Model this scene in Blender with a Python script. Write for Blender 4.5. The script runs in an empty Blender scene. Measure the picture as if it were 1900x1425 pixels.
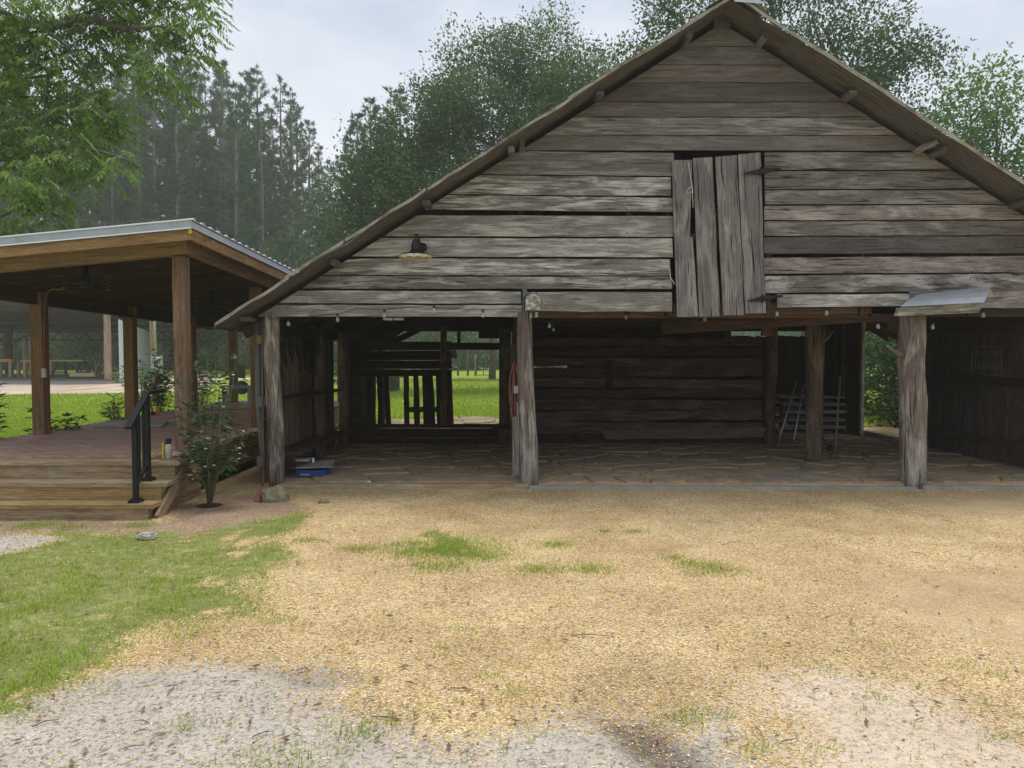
import bpy, math, random
import numpy as np
from mathutils import Vector, noise
R = math.radians
S = bpy.context.scene
C = bpy.data.collections.new('place'); S.collection.children.link(C)
rnd = random.Random(7); rng = np.random.default_rng(7)

# ------------------------------------------------------------------ camera
F, HZ, CX, CY, CZ = 1420.0, 655.0, 950.0, 712.5, 1.6
PITCH = math.atan((CY-HZ)/F)
cam = bpy.data.objects.new('camera', bpy.data.cameras.new('camera')); C.objects.link(cam)
cam.data.sensor_width = 36; cam.data.lens = 36*F/1900; cam.data.clip_end = 3000; cam.data.clip_start = .05
cam.location = (0, 0, CZ); cam.rotation_euler = (R(90)-PITCH, 0, 0); S.camera = cam

# ------------------------------------------------------------------ world
SUN_EL, SUN_AZ = 76, 25          # azimuth clockwise from +Y (the barn side)
W = bpy.data.worlds.new('World'); S.world = W; W.use_nodes = True
nt = W.node_tree; N = nt.nodes; L = nt.links; N.clear()
def nd(t, **k):
    n = N.new(t)
    for a, b in k.items(): setattr(n, a, b)
    return n
sky = nd('ShaderNodeTexSky'); sky.sky_type = 'NISHITA'; sky.sun_disc = False
sky.sun_elevation = R(SUN_EL); sky.sun_rotation = R(SUN_AZ); sky.dust_density = 2.5; sky.air_density = 1.0
tc = nd('ShaderNodeTexCoord'); mp = nd('ShaderNodeMapping'); mp.inputs['Scale'].default_value = (1.3, 1.3, 2.6)
mp.inputs['Location'].default_value = (.35, .2, .1)
nz = nd('ShaderNodeTexNoise'); nz.inputs['Scale'].default_value = 2.2; nz.inputs['Detail'].default_value = 5; nz.inputs['Roughness'].default_value = .5
cr = nd('ShaderNodeValToRGB'); cr.color_ramp.elements[0].position = .34; cr.color_ramp.elements[1].position = .68
cr.color_ramp.elements[0].color = (6.5, 7.1, 8.2, 1); cr.color_ramp.elements[1].color = (8.6, 8.9, 9.5, 1)
fr = nd('ShaderNodeValToRGB'); fr.color_ramp.elements[0].position = .3; fr.color_ramp.elements[1].position = .5
fr.color_ramp.elements[0].color = (.7, .7, .7, 1); fr.color_ramp.elements[1].color = (.93, .93, .93, 1)
mx = nd('ShaderNodeMix', data_type='RGBA'); bg = nd('ShaderNodeBackground'); bg.inputs['Strength'].default_value = .1
ow = nd('ShaderNodeOutputWorld')
L.new(tc.outputs['Generated'], mp.inputs['Vector']); L.new(mp.outputs[0], nz.inputs['Vector'])
L.new(nz.outputs[0], cr.inputs[0]); L.new(nz.outputs[0], fr.inputs[0]); L.new(fr.outputs[0], mx.inputs['Factor'])
L.new(sky.outputs[0], mx.inputs['A']); L.new(cr.outputs[0], mx.inputs['B']); L.new(mx.outputs['Result'], bg.inputs['Color'])
L.new(bg.outputs[0], ow.inputs[0])
sun = bpy.data.objects.new('sun', bpy.data.lights.new('sun', 'SUN')); C.objects.link(sun)
sun.data.energy = 2.3; sun.data.angle = R(26); sun.data.color = (1, .96, .88)
sun.rotation_euler = (R(90-SUN_EL), 0, R(180-SUN_AZ)+math.pi) if False else (0, 0, 0)
d = Vector((math.sin(R(SUN_AZ))*math.cos(R(SUN_EL)), math.cos(R(SUN_AZ))*math.cos(R(SUN_EL)), math.sin(R(SUN_EL))))
sun.rotation_euler = d.to_track_quat('Z', 'Y').to_euler()
S.view_settings.view_transform = 'Standard'; S.view_settings.look = 'None'; S.view_settings.gamma = 1
S.view_settings.exposure = 0.15; S.view_settings.use_curve_mapping = False
S.cycles.max_bounces = 7; S.cycles.diffuse_bounces = 4; S.cycles.transparent_max_bounces = 8; S.cycles.volume_bounces = 1
S.cycles.use_denoising = True

# ------------------------------------------------------------------ helpers
def at(x, y, Y):
    """point on the plane at depth Y seen at photograph pixel x, y"""
    dy, dz = F, -(y-CY)
    c, s = math.cos(PITCH), math.sin(PITCH)
    wy = dy*c + dz*s; wz = -dy*s + dz*c
    k = Y/wy
    return Vector(((x-CX)*k, Y, CZ + wz*k))
def gnd(x, y, z=0.0):
    c, s = math.cos(PITCH), math.sin(PITCH)
    dz = -(y-CY); wy = F*c + dz*s; wz = -F*s + dz*c
    k = (z-CZ)/wz
    return Vector(((x-CX)*k, wy*k, z))
def V(*a): return Vector(a)
WL = {}
def link(o, parent, local):
    C.objects.link(o)
    if parent is not None:
        o.parent = parent
        if not local and parent.type == 'EMPTY': o.location = -Vector(parent.location)
        if not local and parent.type != 'EMPTY' and parent.parent is None: pass
    return o
def tag(o, label=None, cat=None, group=None, kind=None):
    if label: o['label'] = label
    if cat: o['category'] = cat
    if group: o['group'] = group
    if kind: o['kind'] = kind
    return o
def thing(name, label, cat, loc=(0, 0, 0), group=None):
    o = bpy.data.objects.new(name, None); o.empty_display_size = .1; C.objects.link(o); o.location = loc
    return tag(o, label, cat, group)
class MB:
    def __init__(s): s.v = []; s.f = []; s.uv = []; s.sm = []
    def quad(s, a, b, c, d, uv=None, sm=False):
        n = len(s.v); s.v += [tuple(a), tuple(b), tuple(c), tuple(d)]; s.f.append((n, n+1, n+2, n+3)); s.sm.append(sm)
        s.uv += uv or [(0, 0), (1, 0), (1, 1), (0, 1)]
    def box(s, c, d, rz=0, r3=None):
        """box by centre and size, uv in metres with u along its longest side"""
        c = Vector(c); h = [x/2 for x in d]
        ax = [Vector((1, 0, 0)), Vector((0, 1, 0)), Vector((0, 0, 1))]
        if rz: 
            cs, sn = math.cos(rz), math.sin(rz); ax[0] = Vector((cs, sn, 0)); ax[1] = Vector((-sn, cs, 0))
        if r3 is not None: ax = [r3 @ a for a in ax]
        lg = max(range(3), key=lambda i: d[i]); o1, o2 = rnd.random()*40, rnd.random()*40
        for i in range(3):
            j, k = (i+1) % 3, (i+2) % 3
            if k == lg: pass
            for sg in (1, -1):
                n = ax[i]*h[i]*sg
                P = [(-1, -1), (1, -1), (1, 1), (-1, 1)]
                if sg < 0: P = P[::-1]
                pts = [c+n+ax[j]*h[j]*a+ax[k]*h[k]*b for a, b in P]
                uv = [((b*h[k]+o1, a*h[j]+o2+i) if k == lg else (a*h[j]+o1, b*h[k]+o2+i)) for a, b in P]
                s.quad(*pts, uv=uv)
        return s
    def beam(s, a, b, w, h, up=V(0, 0, 1)):
        a, b = Vector(a), Vector(b); D = b-a; ln = D.length; x = D/ln
        y = up.cross(x).normalized(); z = x.cross(y)
        from mathutils import Matrix
        m = Matrix((x, y, z)).transposed()
        return s.box((a+b)/2, (ln, w, h), r3=m)
    def tube(s, pts, rad, n=8, caps=True, uo=0):
        pts = [Vector(p) for p in pts]; m = len(pts)
        if not hasattr(rad, '__len__'): rad = [rad]*m
        base = len(s.v); u = uo or rnd.random()*30; prev = None; us = []
        for i, p in enumerate(pts):
            t = (pts[min(i+1, m-1)]-pts[max(i-1, 0)]).normalized()
            if prev is None: x = t.orthogonal().normalized()
            else: x = (prev - t*prev.dot(t)).normalized()
            prev = x; y = t.cross(x)
            if i: u += (pts[i]-pts[i-1]).length
            us.append(u)
            for k in range(n):
                a = 2*math.pi*k/n; s.v.append(tuple(p+(x*math.cos(a)+y*math.sin(a))*rad[i]))
        for i in range(m-1):
            for k in range(n):
                k2 = (k+1) % n
                s.f.append((base+i*n+k, base+i*n+k2, base+(i+1)*n+k2, base+(i+1)*n+k)); s.sm.append(True)
                c0, c1 = 6.283*rad[i]*k/n, 6.283*rad[i]*(k+1)/n
                s.uv += [(us[i], c0), (us[i], c1), (us[i+1], c1), (us[i+1], c0)]
        if caps:
            s.f.append(tuple(base+k for k in range(n))[::-1]); s.uv += [(0, 0)]*n; s.sm.append(False)
            s.f.append(tuple(base+(m-1)*n+k for k in range(n))); s.uv += [(0, 0)]*n; s.sm.append(False)
        return s
    def lathe(s, c, prof, n=20, ax='z'):
        c = Vector(c); base = len(s.v)
        for r, z in prof:
            for k in range(n):
                a = 6.28318*k/n; p = (r*math.cos(a), r*math.sin(a), z)
                if ax == 'y': p = (p[0], -p[2], p[1])
                s.v.append(tuple(c+Vector(p)))
        for i in range(len(prof)-1):
            for k in range(n):
                k2 = (k+1) % n
                s.f.append((base+i*n+k, base+i*n+k2, base+(i+1)*n+k2, base+(i+1)*n+k)); s.sm.append(True); s.uv += [(0, 0)]*4
        return s
    def build(s, name, mat, parent=None, local=False):
        me = bpy.data.meshes.new(name); me.from_pydata(s.v, [], s.f)
        uv = me.uv_layers.new(name='UVMap'); uv.data.foreach_set('uv', np.array(s.uv, dtype=np.float32).ravel())
        me.polygons.foreach_set('use_smooth', s.sm); me.materials.append(mat); me.update()
        return link(bpy.data.objects.new(name, me), parent, local)
def npmesh(name, verts, faces, mat, parent=None, local=False, smooth=False, attr=None):
    """verts (n,3), faces (m,k)"""
    me = bpy.data.meshes.new(name); verts = np.asarray(verts, np.float32); faces = np.asarray(faces, np.int32); m, k = faces.shape
    me.vertices.add(len(verts)); me.vertices.foreach_set('co', verts.ravel())
    me.loops.add(m*k); me.loops.foreach_set('vertex_index', faces.ravel())
    me.polygons.add(m); me.polygons.foreach_set('loop_start', np.arange(0, m*k, k, dtype=np.int32)); me.polygons.foreach_set('loop_total', np.full(m, k, np.int32))
    me.polygons.foreach_set('use_smooth', np.full(m, smooth))
    for nm, vals in (attr or {}).items():
        a = me.attributes.new(nm, 'FLOAT', 'POINT'); a.data.foreach_set('value', np.asarray(vals, np.float32))
    me.materials.append(mat); me.update(calc_edges=True); me.validate()
    return link(bpy.data.objects.new(name, me), parent, local)
def qboard(name, q, Yt, mat, parent, wob=.004, rag=0, n=None, nrm=None):
    """board between four 3d corners: q = a-top, b-top, b-bottom, a-bottom (a to b is its length), thickness Yt along nrm; edges wander"""
    at_, bt, bb, ab = [Vector(p) for p in q]
    ln = ((bt-at_).length+(bb-ab).length)/2
    n = n or max(2, min(26, int(ln/.13)))
    D = (bt-at_)+(bb-ab); U = (at_-ab)+(bt-bb)
    nn = nrm.normalized() if nrm is not None else D.cross(U).normalized()
    U = U.normalized()
    ru, rv = rnd.random()*60, rnd.random()*60; w = (at_-ab).length; m = MB(); s1, s2 = rnd.random()*99, rnd.random()*99
    rows = []
    for i in range(n+1):
        t = i/n; s = t*ln
        e1 = wob*(noise.noise((s*2.2, s1, 0))*1.5+noise.noise((s*7, s1, 3))*.7); e2 = wob*(noise.noise((s*2.2, s2, 0))*1.5+noise.noise((s*7, s2, 3))*.7)
        tp = at_.lerp(bt, t)+U*e1; bo = ab.lerp(bb, t)+U*e2
        bw = nn*(noise.noise((s*.8, s1, 9))*wob*1.2)
        rows.append((tp+bw, bo+bw, tp+bw+nn*Yt, bo+bw+nn*Yt, s+ru))
    if rag:
        dirn = D.normalized()
        for r_i, sg in ((0, -1), (-1, 1)):
            r = rows[r_i]; a1, a2 = rnd.uniform(0, rag), rnd.uniform(0, rag)
            rows[r_i] = (r[0]+dirn*sg*a1, r[1]+dirn*sg*a2, r[2]+dirn*sg*a1, r[3]+dirn*sg*a2, r[4])
    for i in range(n):
        a, b = rows[i], rows[i+1]
        m.quad(a[1], b[1], b[0], a[0], [(a[4], rv), (b[4], rv), (b[4], rv+w), (a[4], rv+w)])
        m.quad(a[2], b[2], b[3], a[3], [(a[4], rv+9), (b[4], rv+9), (b[4], rv+9+w), (a[4], rv+9+w)])
        m.quad(a[0], b[0], b[2], a[2], [(a[4], rv+w), (b[4], rv+w), (b[4], rv+w+Yt), (a[4], rv+w+Yt)])
        m.quad(a[3], b[3], b[1], a[1], [(a[4], rv-Yt), (b[4], rv-Yt), (b[4], rv), (a[4], rv)])
    a = rows[0]; m.quad(a[1], a[0], a[2], a[3], [(ru, rv), (ru, rv+w), (ru+Yt, rv+w), (ru+Yt, rv)])
    a = rows[-1]; m.quad(a[0], a[1], a[3], a[2], [(ru, rv), (ru, rv+w), (ru+Yt, rv+w), (ru+Yt, rv)])
    return m.build(name, mat, parent)
def pxboard(name, x0, y0, x1, y1, Y, t, mat, parent, vert=False, **k):
    """upright board covering a rectangle of the photograph at depth Y, t thick"""
    A, B, Cc, D_ = at(x0, y0, Y), at(x1, y0, Y), at(x1, y1, Y), at(x0, y1, Y)
    q = [A, B, Cc, D_] if not vert else [D_, A, B, Cc]
    return qboard(name, q, t, mat, parent, nrm=V(0, 1, 0), **k)
def log(name, p0, p1, r0, r1, mat, parent, n=14, rings=22, rough=.08, bend=.02, seed=None, flat=1):
    p0, p1 = Vector(p0), Vector(p1); sd = seed if seed is not None else rnd.random()*99; m = MB()
    D = (p1-p0); ln = D.length; t = D/ln; x = V(1, 0, 0) if abs(t.x) < .8 else V(0, 1, 0); x = (x-t*x.dot(t)).normalized(); y = t.cross(x)
    for i in range(rings+1):
        s = i/rings; c = p0+D*s + x*bend*noise.noise((s*2.2, sd, 0))*1.5 + y*bend*noise.noise((s*2.2, sd, 5))
        r = r0+(r1-r0)*s
        for k in range(n):
            a = 6.28318*k/n; cx_, sy_ = math.cos(a), math.sin(a)
            q = 1+rough*(noise.noise((cx_*1.6, sy_*1.6, s*ln*1.3+sd))*1.6+noise.noise((cx_*5, sy_*5, s*ln*2.5+sd))*.9)
            m.v.append(tuple(c+(x*cx_+y*sy_*flat)*r*q))
    ru = rnd.random()*30
    for i in range(rings):
        for k in range(n):
            k2 = (k+1) % n; m.f.append((i*n+k, i*n+k2, (i+1)*n+k2, (i+1)*n+k)); m.sm.append(True)
            u0, u1 = ru+ln*i/rings, ru+ln*(i+1)/rings; v0, v1 = 6.28*r0*k/n, 6.28*r0*(k+1)/n
            m.uv += [(u0, v0), (u0, v1), (u1, v1), (u1, v0)]
    m.f.append(tuple(range(n))[::-1]); m.uv += [(0, 0)]*n; m.sm.append(False)
    m.f.append(tuple(rings*n+k for k in range(n))); m.uv += [(0, 0)]*n; m.sm.append(False)
    return m.build(name, mat, parent)

# ------------------------------------------------------------------ materials
class M:
    def __init__(s, name):
        s.m = bpy.data.materials.new(name); s.m.use_nodes = True; s.N = s.m.node_tree.nodes; s.L = s.m.node_tree.links
        s.b = s.N['Principled BSDF']; s.out = s.N['Material Output']
    def n(s, t, ins=None, **k):
        x = s.N.new(t)
        for a, b in k.items(): setattr(x, a, b)
        for a, b in (ins or {}).items():
            if isinstance(b, bpy.types.NodeSocket): s.L.new(b, x.inputs[a])
            else: x.inputs[a].default_value = b
        return x
    def ramp(s, fac, stops):
        r = s.N.new('ShaderNodeValToRGB'); e = r.color_ramp.elements
        while len(e) < len(stops): e.new(.5)
        for i, (p, c) in enumerate(stops):
            e[i].position = p; e[i].color = (c[0], c[1], c[2], 1) if hasattr(c, '__len__') else (c, c, c, 1)
        s.L.new(fac, r.inputs[0]); return r.outputs[0]
    def mix(s, f, a, b, mode='MIX'):
        x = s.N.new('ShaderNodeMix'); x.data_type = 'RGBA'; x.blend_type = mode
        for k, v in (('Factor', f), ('A', a), ('B', b)):
            if isinstance(v, bpy.types.NodeSocket): s.L.new(v, x.inputs[k])
            else: x.inputs[k].default_value = v if k == 'Factor' else (*v, 1)
        return x.outputs['Result']
    def math(s, op, a, b=0.0, clamp=False):
        x = s.N.new('ShaderNodeMath'); x.operation = op; x.use_clamp = clamp
        for i, v in enumerate((a, b)):
            if isinstance(v, bpy.types.NodeSocket): s.L.new(v, x.inputs[i])
            else: x.inputs[i].default_value = v
        return x.outputs[0]
    def noise(s, vec, scale, detail=3, rough=.55, dist=0):
        return s.n('ShaderNodeTexNoise', {'Vector': vec, 'Scale': scale, 'Detail': detail, 'Roughness': rough, 'Distortion': dist}).outputs[0]
    def scaled(s, vec, sc):
        return s.n('ShaderNodeMapping', {'Vector': vec, 'Scale': sc}).outputs[0]
    def bump(s, h, st, d=.01, nrm=None):
        i = {'Height': h, 'Strength': st, 'Distance': d}
        if nrm: i['Normal'] = nrm
        return s.n('ShaderNodeBump', i).outputs[0]
    def fin(s, col=None, rough=.8, nrm=None, metal=0, spec=.3, **k):
        for nm, v in (('Base Color', col), ('Roughness', rough), ('Normal', nrm), ('Metallic', metal), ('Specular IOR Level', spec)):
            if v is None: continue
            if isinstance(v, bpy.types.NodeSocket): s.L.new(v, s.b.inputs[nm])
            else: s.b.inputs[nm].default_value = (*v, 1) if nm == 'Base Color' else v
        for a, b in k.items(): s.b.inputs[a].default_value = b
        return s.m
def wood(name, dark, mid, light, patch=.5, crack=.5, knots=.6, var=.35, bump=.5, rough=.88, grain=(3, 70), pale=None, spec=.2):
    m = M(name); uv = m.n('ShaderNodeUVMap').outputs[0]; obr = m.n('ShaderNodeObjectInfo').outputs['Random']
    off = m.n('ShaderNodeCombineXYZ', {'X': m.math('MULTIPLY', obr, 37.0), 'Y': m.math('MULTIPLY', obr, 91.0)}).outputs[0]
    uv = m.n('ShaderNodeVectorMath', {0: uv, 1: off}, operation='ADD').outputs[0]
    warp = m.n('ShaderNodeTexNoise', {'Vector': m.scaled(uv, (2.2, 7, 1)), 'Scale': 1.0, 'Detail': 2}).outputs['Color']
    wv = m.n('ShaderNodeVectorMath', {0: warp, 1: (.5, .5, .5)}, operation='SUBTRACT').outputs[0]
    wv = m.n('ShaderNodeVectorMath', {0: wv, 1: (.0, .05, .0)}, operation='MULTIPLY').outputs[0]
    # knots bend the grain
    kv = m.n('ShaderNodeTexVoronoi', {'Vector': m.scaled(uv, (1.3, 5.5, 1)), 'Scale': 1.0}); kd = kv.outputs['Distance']
    kn = m.ramp(kd, [(0, 1), (.055, .8), (.13, 0)])
    uw = m.n('ShaderNodeVectorMath', {0: uv, 1: wv}, operation='ADD').outputs[0]
    g1 = m.noise(m.scaled(uw, (grain[0], grain[1], 1)), 1.0, 5, .62)
    g2 = m.noise(m.scaled(uw, (grain[0]*.5, grain[1]*2.4, 1)), 1.0, 3, .6)
    g3 = m.noise(m.scaled(uw, (1.5, 5.5, 1)), 1.0, 5, .62, .8)
    col = m.ramp(g1, [(.28, dark), (.5, mid), (.74, light)])
    col = m.mix(.45, col, m.ramp(g2, [(.3, tuple(x*.6 for x in dark)), (.55, mid), (.8, light)]), 'MIX')
    if patch:
        pf = m.math('MULTIPLY', m.ramp(g3, [(.47, 0), (.6, 1)]), m.ramp(g1, [(.3, .35), (.55, 1)]))
        col = m.mix(m.math('MULTIPLY', pf, patch), col, pale or tuple(min(1, x*1.35) for x in light))
        df = m.ramp(m.noise(m.scaled(uw, (1.3, 5, 1)), 1.3, 5, .68, .6), [(.5, 0), (.64, 1)])
        col = m.mix(m.math('MULTIPLY', df, patch*.75), col, tuple(x*.8 for x in dark))
    if knots: col = m.mix(m.math('MULTIPLY', kn, knots), col, tuple(x*.45 for x in dark))
    ck = None
    if crack:
        ck = m.ramp(m.noise(m.scaled(uw, (1.4, 55, 1)), 1.0, 2, .5), [(.32, 1), (.385, 0)])
        col = m.mix(m.math('MULTIPLY', ck, crack), col, (.012, .011, .01))
    tone = m.ramp(obr, [(0, 1-var), (1, 1+var*.6)])
    fg = m.noise(m.scaled(uw, (grain[0]*4, grain[1]*3.2, 1)), 1.0, 2, .7); col = m.mix(.8, col, m.ramp(fg, [(.3, .62), (.7, 1.35)]), 'MULTIPLY')
    col = m.mix(1.0, col, tone, 'MULTIPLY')
    hs = m.n('ShaderNodeHueSaturation', {'Color': col, 'Saturation': m.math('ADD', .8, m.math('MULTIPLY', m.math('FRACT', m.math('MULTIPLY', obr, 13.7)), .4)), 'Value': 1.0}).outputs[0]
    h = m.math('ADD', g1, m.math('MULTIPLY', g2, .6))
    if ck is not None: h = m.math('SUBTRACT', h, m.math('MULTIPLY', ck, 1.2))
    return m.fin(hs, rough, m.bump(h, bump, .006), spec=spec)
def plain(name, c, rough=.6, metal=0, var=.12, sc=14, bump=0, **k):
    m = M(name); o = m.n('ShaderNodeTexCoord').outputs['Object']; q = m.noise(o, sc, 4, .6)
    col = m.ramp(q, [(.3, tuple(x*(1-var) for x in c)), (.7, tuple(min(1, x*(1+var)) for x in c))])
    return m.fin(col, rough, m.bump(q, bump, .01) if bump else None, metal, **k)
gray_wood = wood('weathered grey boards', (.085, .073, .068), (.215, .19, .178), (.37, .335, .318), .55, .95, .95, .34, 1.0, pale=(.52, .48, .455), grain=(3.5, 95))
blotchy_wood = wood('blotchy weathered boards', (.088, .078, .074), (.235, .212, .20), (.42, .388, .37), .95, .95, .95, .3, 1.0, pale=(.62, .585, .56), grain=(3.5, 95))  # grey boards with larger pale worn patches
gray_pale = wood('pale weathered boards', (.16, .145, .132), (.30, .278, .255), (.46, .43, .40), .75, .6, .7, .22, .6, pale=(.66, .635, .60))
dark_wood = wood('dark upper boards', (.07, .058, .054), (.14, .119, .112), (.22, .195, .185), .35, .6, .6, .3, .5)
door_wood = wood('door boards', (.09, .083, .082), (.195, .185, .184), (.31, .296, .29), .4, .98, .7, .2, .9, grain=(2.5, 60), pale=(.48, .45, .42))
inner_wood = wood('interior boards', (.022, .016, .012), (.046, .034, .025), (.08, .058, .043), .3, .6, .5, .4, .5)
brown_wood = wood('red brown beam wood', (.07, .042, .03), (.13, .082, .06), (.2, .135, .1), .3, .4, .5, .3, .4)
tan_side = wood('tan inner side boards', (.08, .06, .042), (.15, .115, .08), (.24, .19, .14), .3, .4, .4, .3, .4)
post_wood = wood('log post wood', (.075, .06, .05), (.19, .155, .13), (.33, .285, .245), .7, 1.0, .5, .15, 1.3, grain=(2, 40), pale=(.52, .48, .43))
post_dark = wood('dark log post wood', (.06, .043, .032), (.13, .095, .07), (.22, .17, .13), .6, .9, .5, .15, 1.0, grain=(2, 34))
cedar = wood('treated pavilion timber', (.16, .098, .05), (.29, .185, .098), (.42, .29, .165), .35, .15, .8, .14, .25, .7, grain=(2, 30), pale=(.5, .33, .17))
cedar_post = wood('treated pavilion posts', (.115, .066, .034), (.225, .135, .07), (.33, .21, .12), .35, .3, .8, .14, .3, .75, grain=(2, 30), pale=(.36, .22, .12))
step_wood = wood('greenish tan step boards', (.19, .128, .062), (.335, .24, .125), (.45, .34, .19), .4, .12, .7, .12, .25, .75, grain=(2, 30), pale=(.55, .46, .33))
new_pine = wood('new yellow pine', (.38, .25, .11), (.58, .41, .2), (.7, .54, .3), .2, 0, .5, .1, .2, .7)
far_wood = wood('far log wood', (.22, .13, .08), (.38, .25, .16), (.5, .36, .25), .4, .3, .4, .1, .4)
pallet_wood = wood('pallet boards', (.16, .15, .135), (.30, .285, .26), (.42, .40, .37), .4, .3, .3, .2, .4)
def galv(name, c, rust=0.0, rustc=(.16, .075, .04)):
    m = M(name); o = m.n('ShaderNodeTexCoord').outputs['Object']
    v = m.n('ShaderNodeTexVoronoi', {'Vector': o, 'Scale': 60.0}).outputs['Color']
    col = m.mix(.12, c, v, 'OVERLAY'); q = m.noise(o, 5, 5, .65)
    col = m.mix(m.ramp(q, [(.35, 0), (.75, .5)]), col, tuple(x*.55 for x in c))
    if rust:
        rf = m.ramp(m.noise(m.scaled(o, (1, 3, 1)), 4.0, 6, .7), [(.62-rust*.35, 0), (.72-rust*.25, 1)])
        col = m.mix(rf, col, rustc)
    return m.fin(col, .5 if not rust else .7, None, .55 if not rust else .15, .5)
tin = galv('galvanised roof metal', (.55, .58, .62)); trimtin = galv('bright roof trim metal', (.40, .44, .48)); lip = plain('bright folded metal lip', (.8, .82, .84), .3, .4, .03)
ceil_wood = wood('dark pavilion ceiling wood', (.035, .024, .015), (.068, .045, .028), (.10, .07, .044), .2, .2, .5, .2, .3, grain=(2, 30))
rusty = galv('rusty barn roof metal', (.13, .125, .13), .45, (.085, .068, .06)); rusty_edge = galv('pale oxidised roof edge', (.42, .395, .37), .4, (.2, .15, .12))
siding = plain('grey blue siding', (.60, .66, .72), .5, .0, .06)
bench_paint = plain('grey bench paint', (.3, .34, .38), .5); black_metal = plain('black painted metal', (.012, .014, .016), .35, .2)
dark_metal = plain('dark iron', (.035, .03, .028), .6, .5); rust_metal = plain('rusty rod', (.1, .055, .035), .8, .2, .3)
pvc = plain('grey conduit', (.13, .135, .13), .55); meterm = plain('meter grey', (.42, .45, .46), .45, .1); whitem = plain('white plastic', (.7, .7, .68), .4)
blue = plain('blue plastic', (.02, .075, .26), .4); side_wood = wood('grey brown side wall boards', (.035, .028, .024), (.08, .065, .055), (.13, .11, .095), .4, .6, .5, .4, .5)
orange = plain('orange hose', (.27, .085, .045), .7); yellow = plain('yellow plastic', (.65, .48, .03), .45)
red = plain('red paint', (.42, .06, .04), .5); green_pl = plain('green hose', (.03, .08, .05), .4); clay = plain('brick red', (.20, .09, .075), .9, 0, .25, 30, .3)
enamel = plain('cream enamel', (.46, .42, .30), .35, 0, .1); vinyl = plain('grey edging', (.27, .29, .29), .6, 0, .15, 6)
charcoal = plain('charcoal plastic', (.05, .055, .06), .5); orange_pot = plain('feeder yellow', (.75, .38, .02), .4)
def paintbox():
    m = M('peeling painted tin'); o = m.n('ShaderNodeTexCoord').outputs['Object']
    q = m.noise(o, 16, 5, .7); q2 = m.noise(o, 7, 3, .6)
    col = m.ramp(q, [(.4, (.16, .16, .15)), (.52, (.3, .3, .27)), (.56, (.5, .55, .38)), (.8, (.62, .65, .5))])
    return m.fin(m.mix(m.ramp(q2, [(.55, 0), (.65, 1)]), col, (.22, .13, .12)), .7)
peeling = paintbox()
def glass():
    m = M('clear bulb glass'); return m.fin((.85, .86, .86), .05, spec=.6, **{'Transmission Weight': .8, 'Alpha': 1.0})
bulb_glass = glass()
def leafmat(name, c1, c2, trans=.35, rough=.5):
    m = M(name); g = m.n('ShaderNodeNewGeometry').outputs['Random Per Island']; o = m.n('ShaderNodeTexCoord').outputs['Object']
    obr = m.n('ShaderNodeObjectInfo').outputs['Random']
    q = m.noise(o, .55, 3, .6); f = m.math('ADD', m.math('MULTIPLY', g, .6), m.math('MULTIPLY', q, .5), True)
    col = m.ramp(f, [(.15, c1), (.85, c2)]); col = m.mix(1, col, m.ramp(obr, [(0, .78), (1, 1.15)]), 'MULTIPLY')
    m.fin(col, rough, spec=.3)
    tr = m.n('ShaderNodeBsdfTranslucent', {'Color': m.mix(1, col, (1.25, 1.35, .7), 'MULTIPLY')})
    ms = m.n('ShaderNodeMixShader', {0: trans}); m.L.new(m.b.outputs[0], ms.inputs[1]); m.L.new(tr.outputs[0], ms.inputs[2]); m.L.new(ms.outputs[0], m.out.inputs[0])
    return m.m
oak_leaf = leafmat('oak leaves', (.03, .07, .025), (.12, .19, .065)); pine_leaf = leafmat('pine needles', (.032, .075, .028), (.095, .165, .06), .2)
pecan_leaf = leafmat('pecan leaves', (.05, .105, .027), (.185, .27, .07), .45); light_leaf = leafmat('pale green leaves', (.07, .14, .05), (.17, .27, .10), .45)
shrub_leaf = leafmat('shrub leaves', (.025, .065, .022), (.09, .16, .06), .3, .35); bush_leaf = leafmat('bush leaves', (.02, .05, .018), (.08, .14, .045), .3)
grass_m = leafmat('grass blades', (.16, .24, .035), (.44, .54, .11), .45, .6); lawn_m = leafmat('lawn blades', (.16, .235, .025), (.33, .42, .06), .5, .6)
dry_leaf = leafmat('dead leaves', (.12, .075, .05), (.32, .23, .16), .1, .8)
bark = wood('tree bark', (.06, .05, .042), (.13, .11, .092), (.21, .185, .16), .4, .6, 0, .2, 1.0, grain=(4, 14))
pine_bark = wood('pine bark', (.10, .085, .075), (.23, .2, .175), (.36, .32, .29), .3, .5, 0, .25, .8, grain=(5, 12))
stem_m = plain('green brown stems', (.17, .16, .08), .7)
petal = plain('white petals', (.85, .83, .72), .6)

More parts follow.
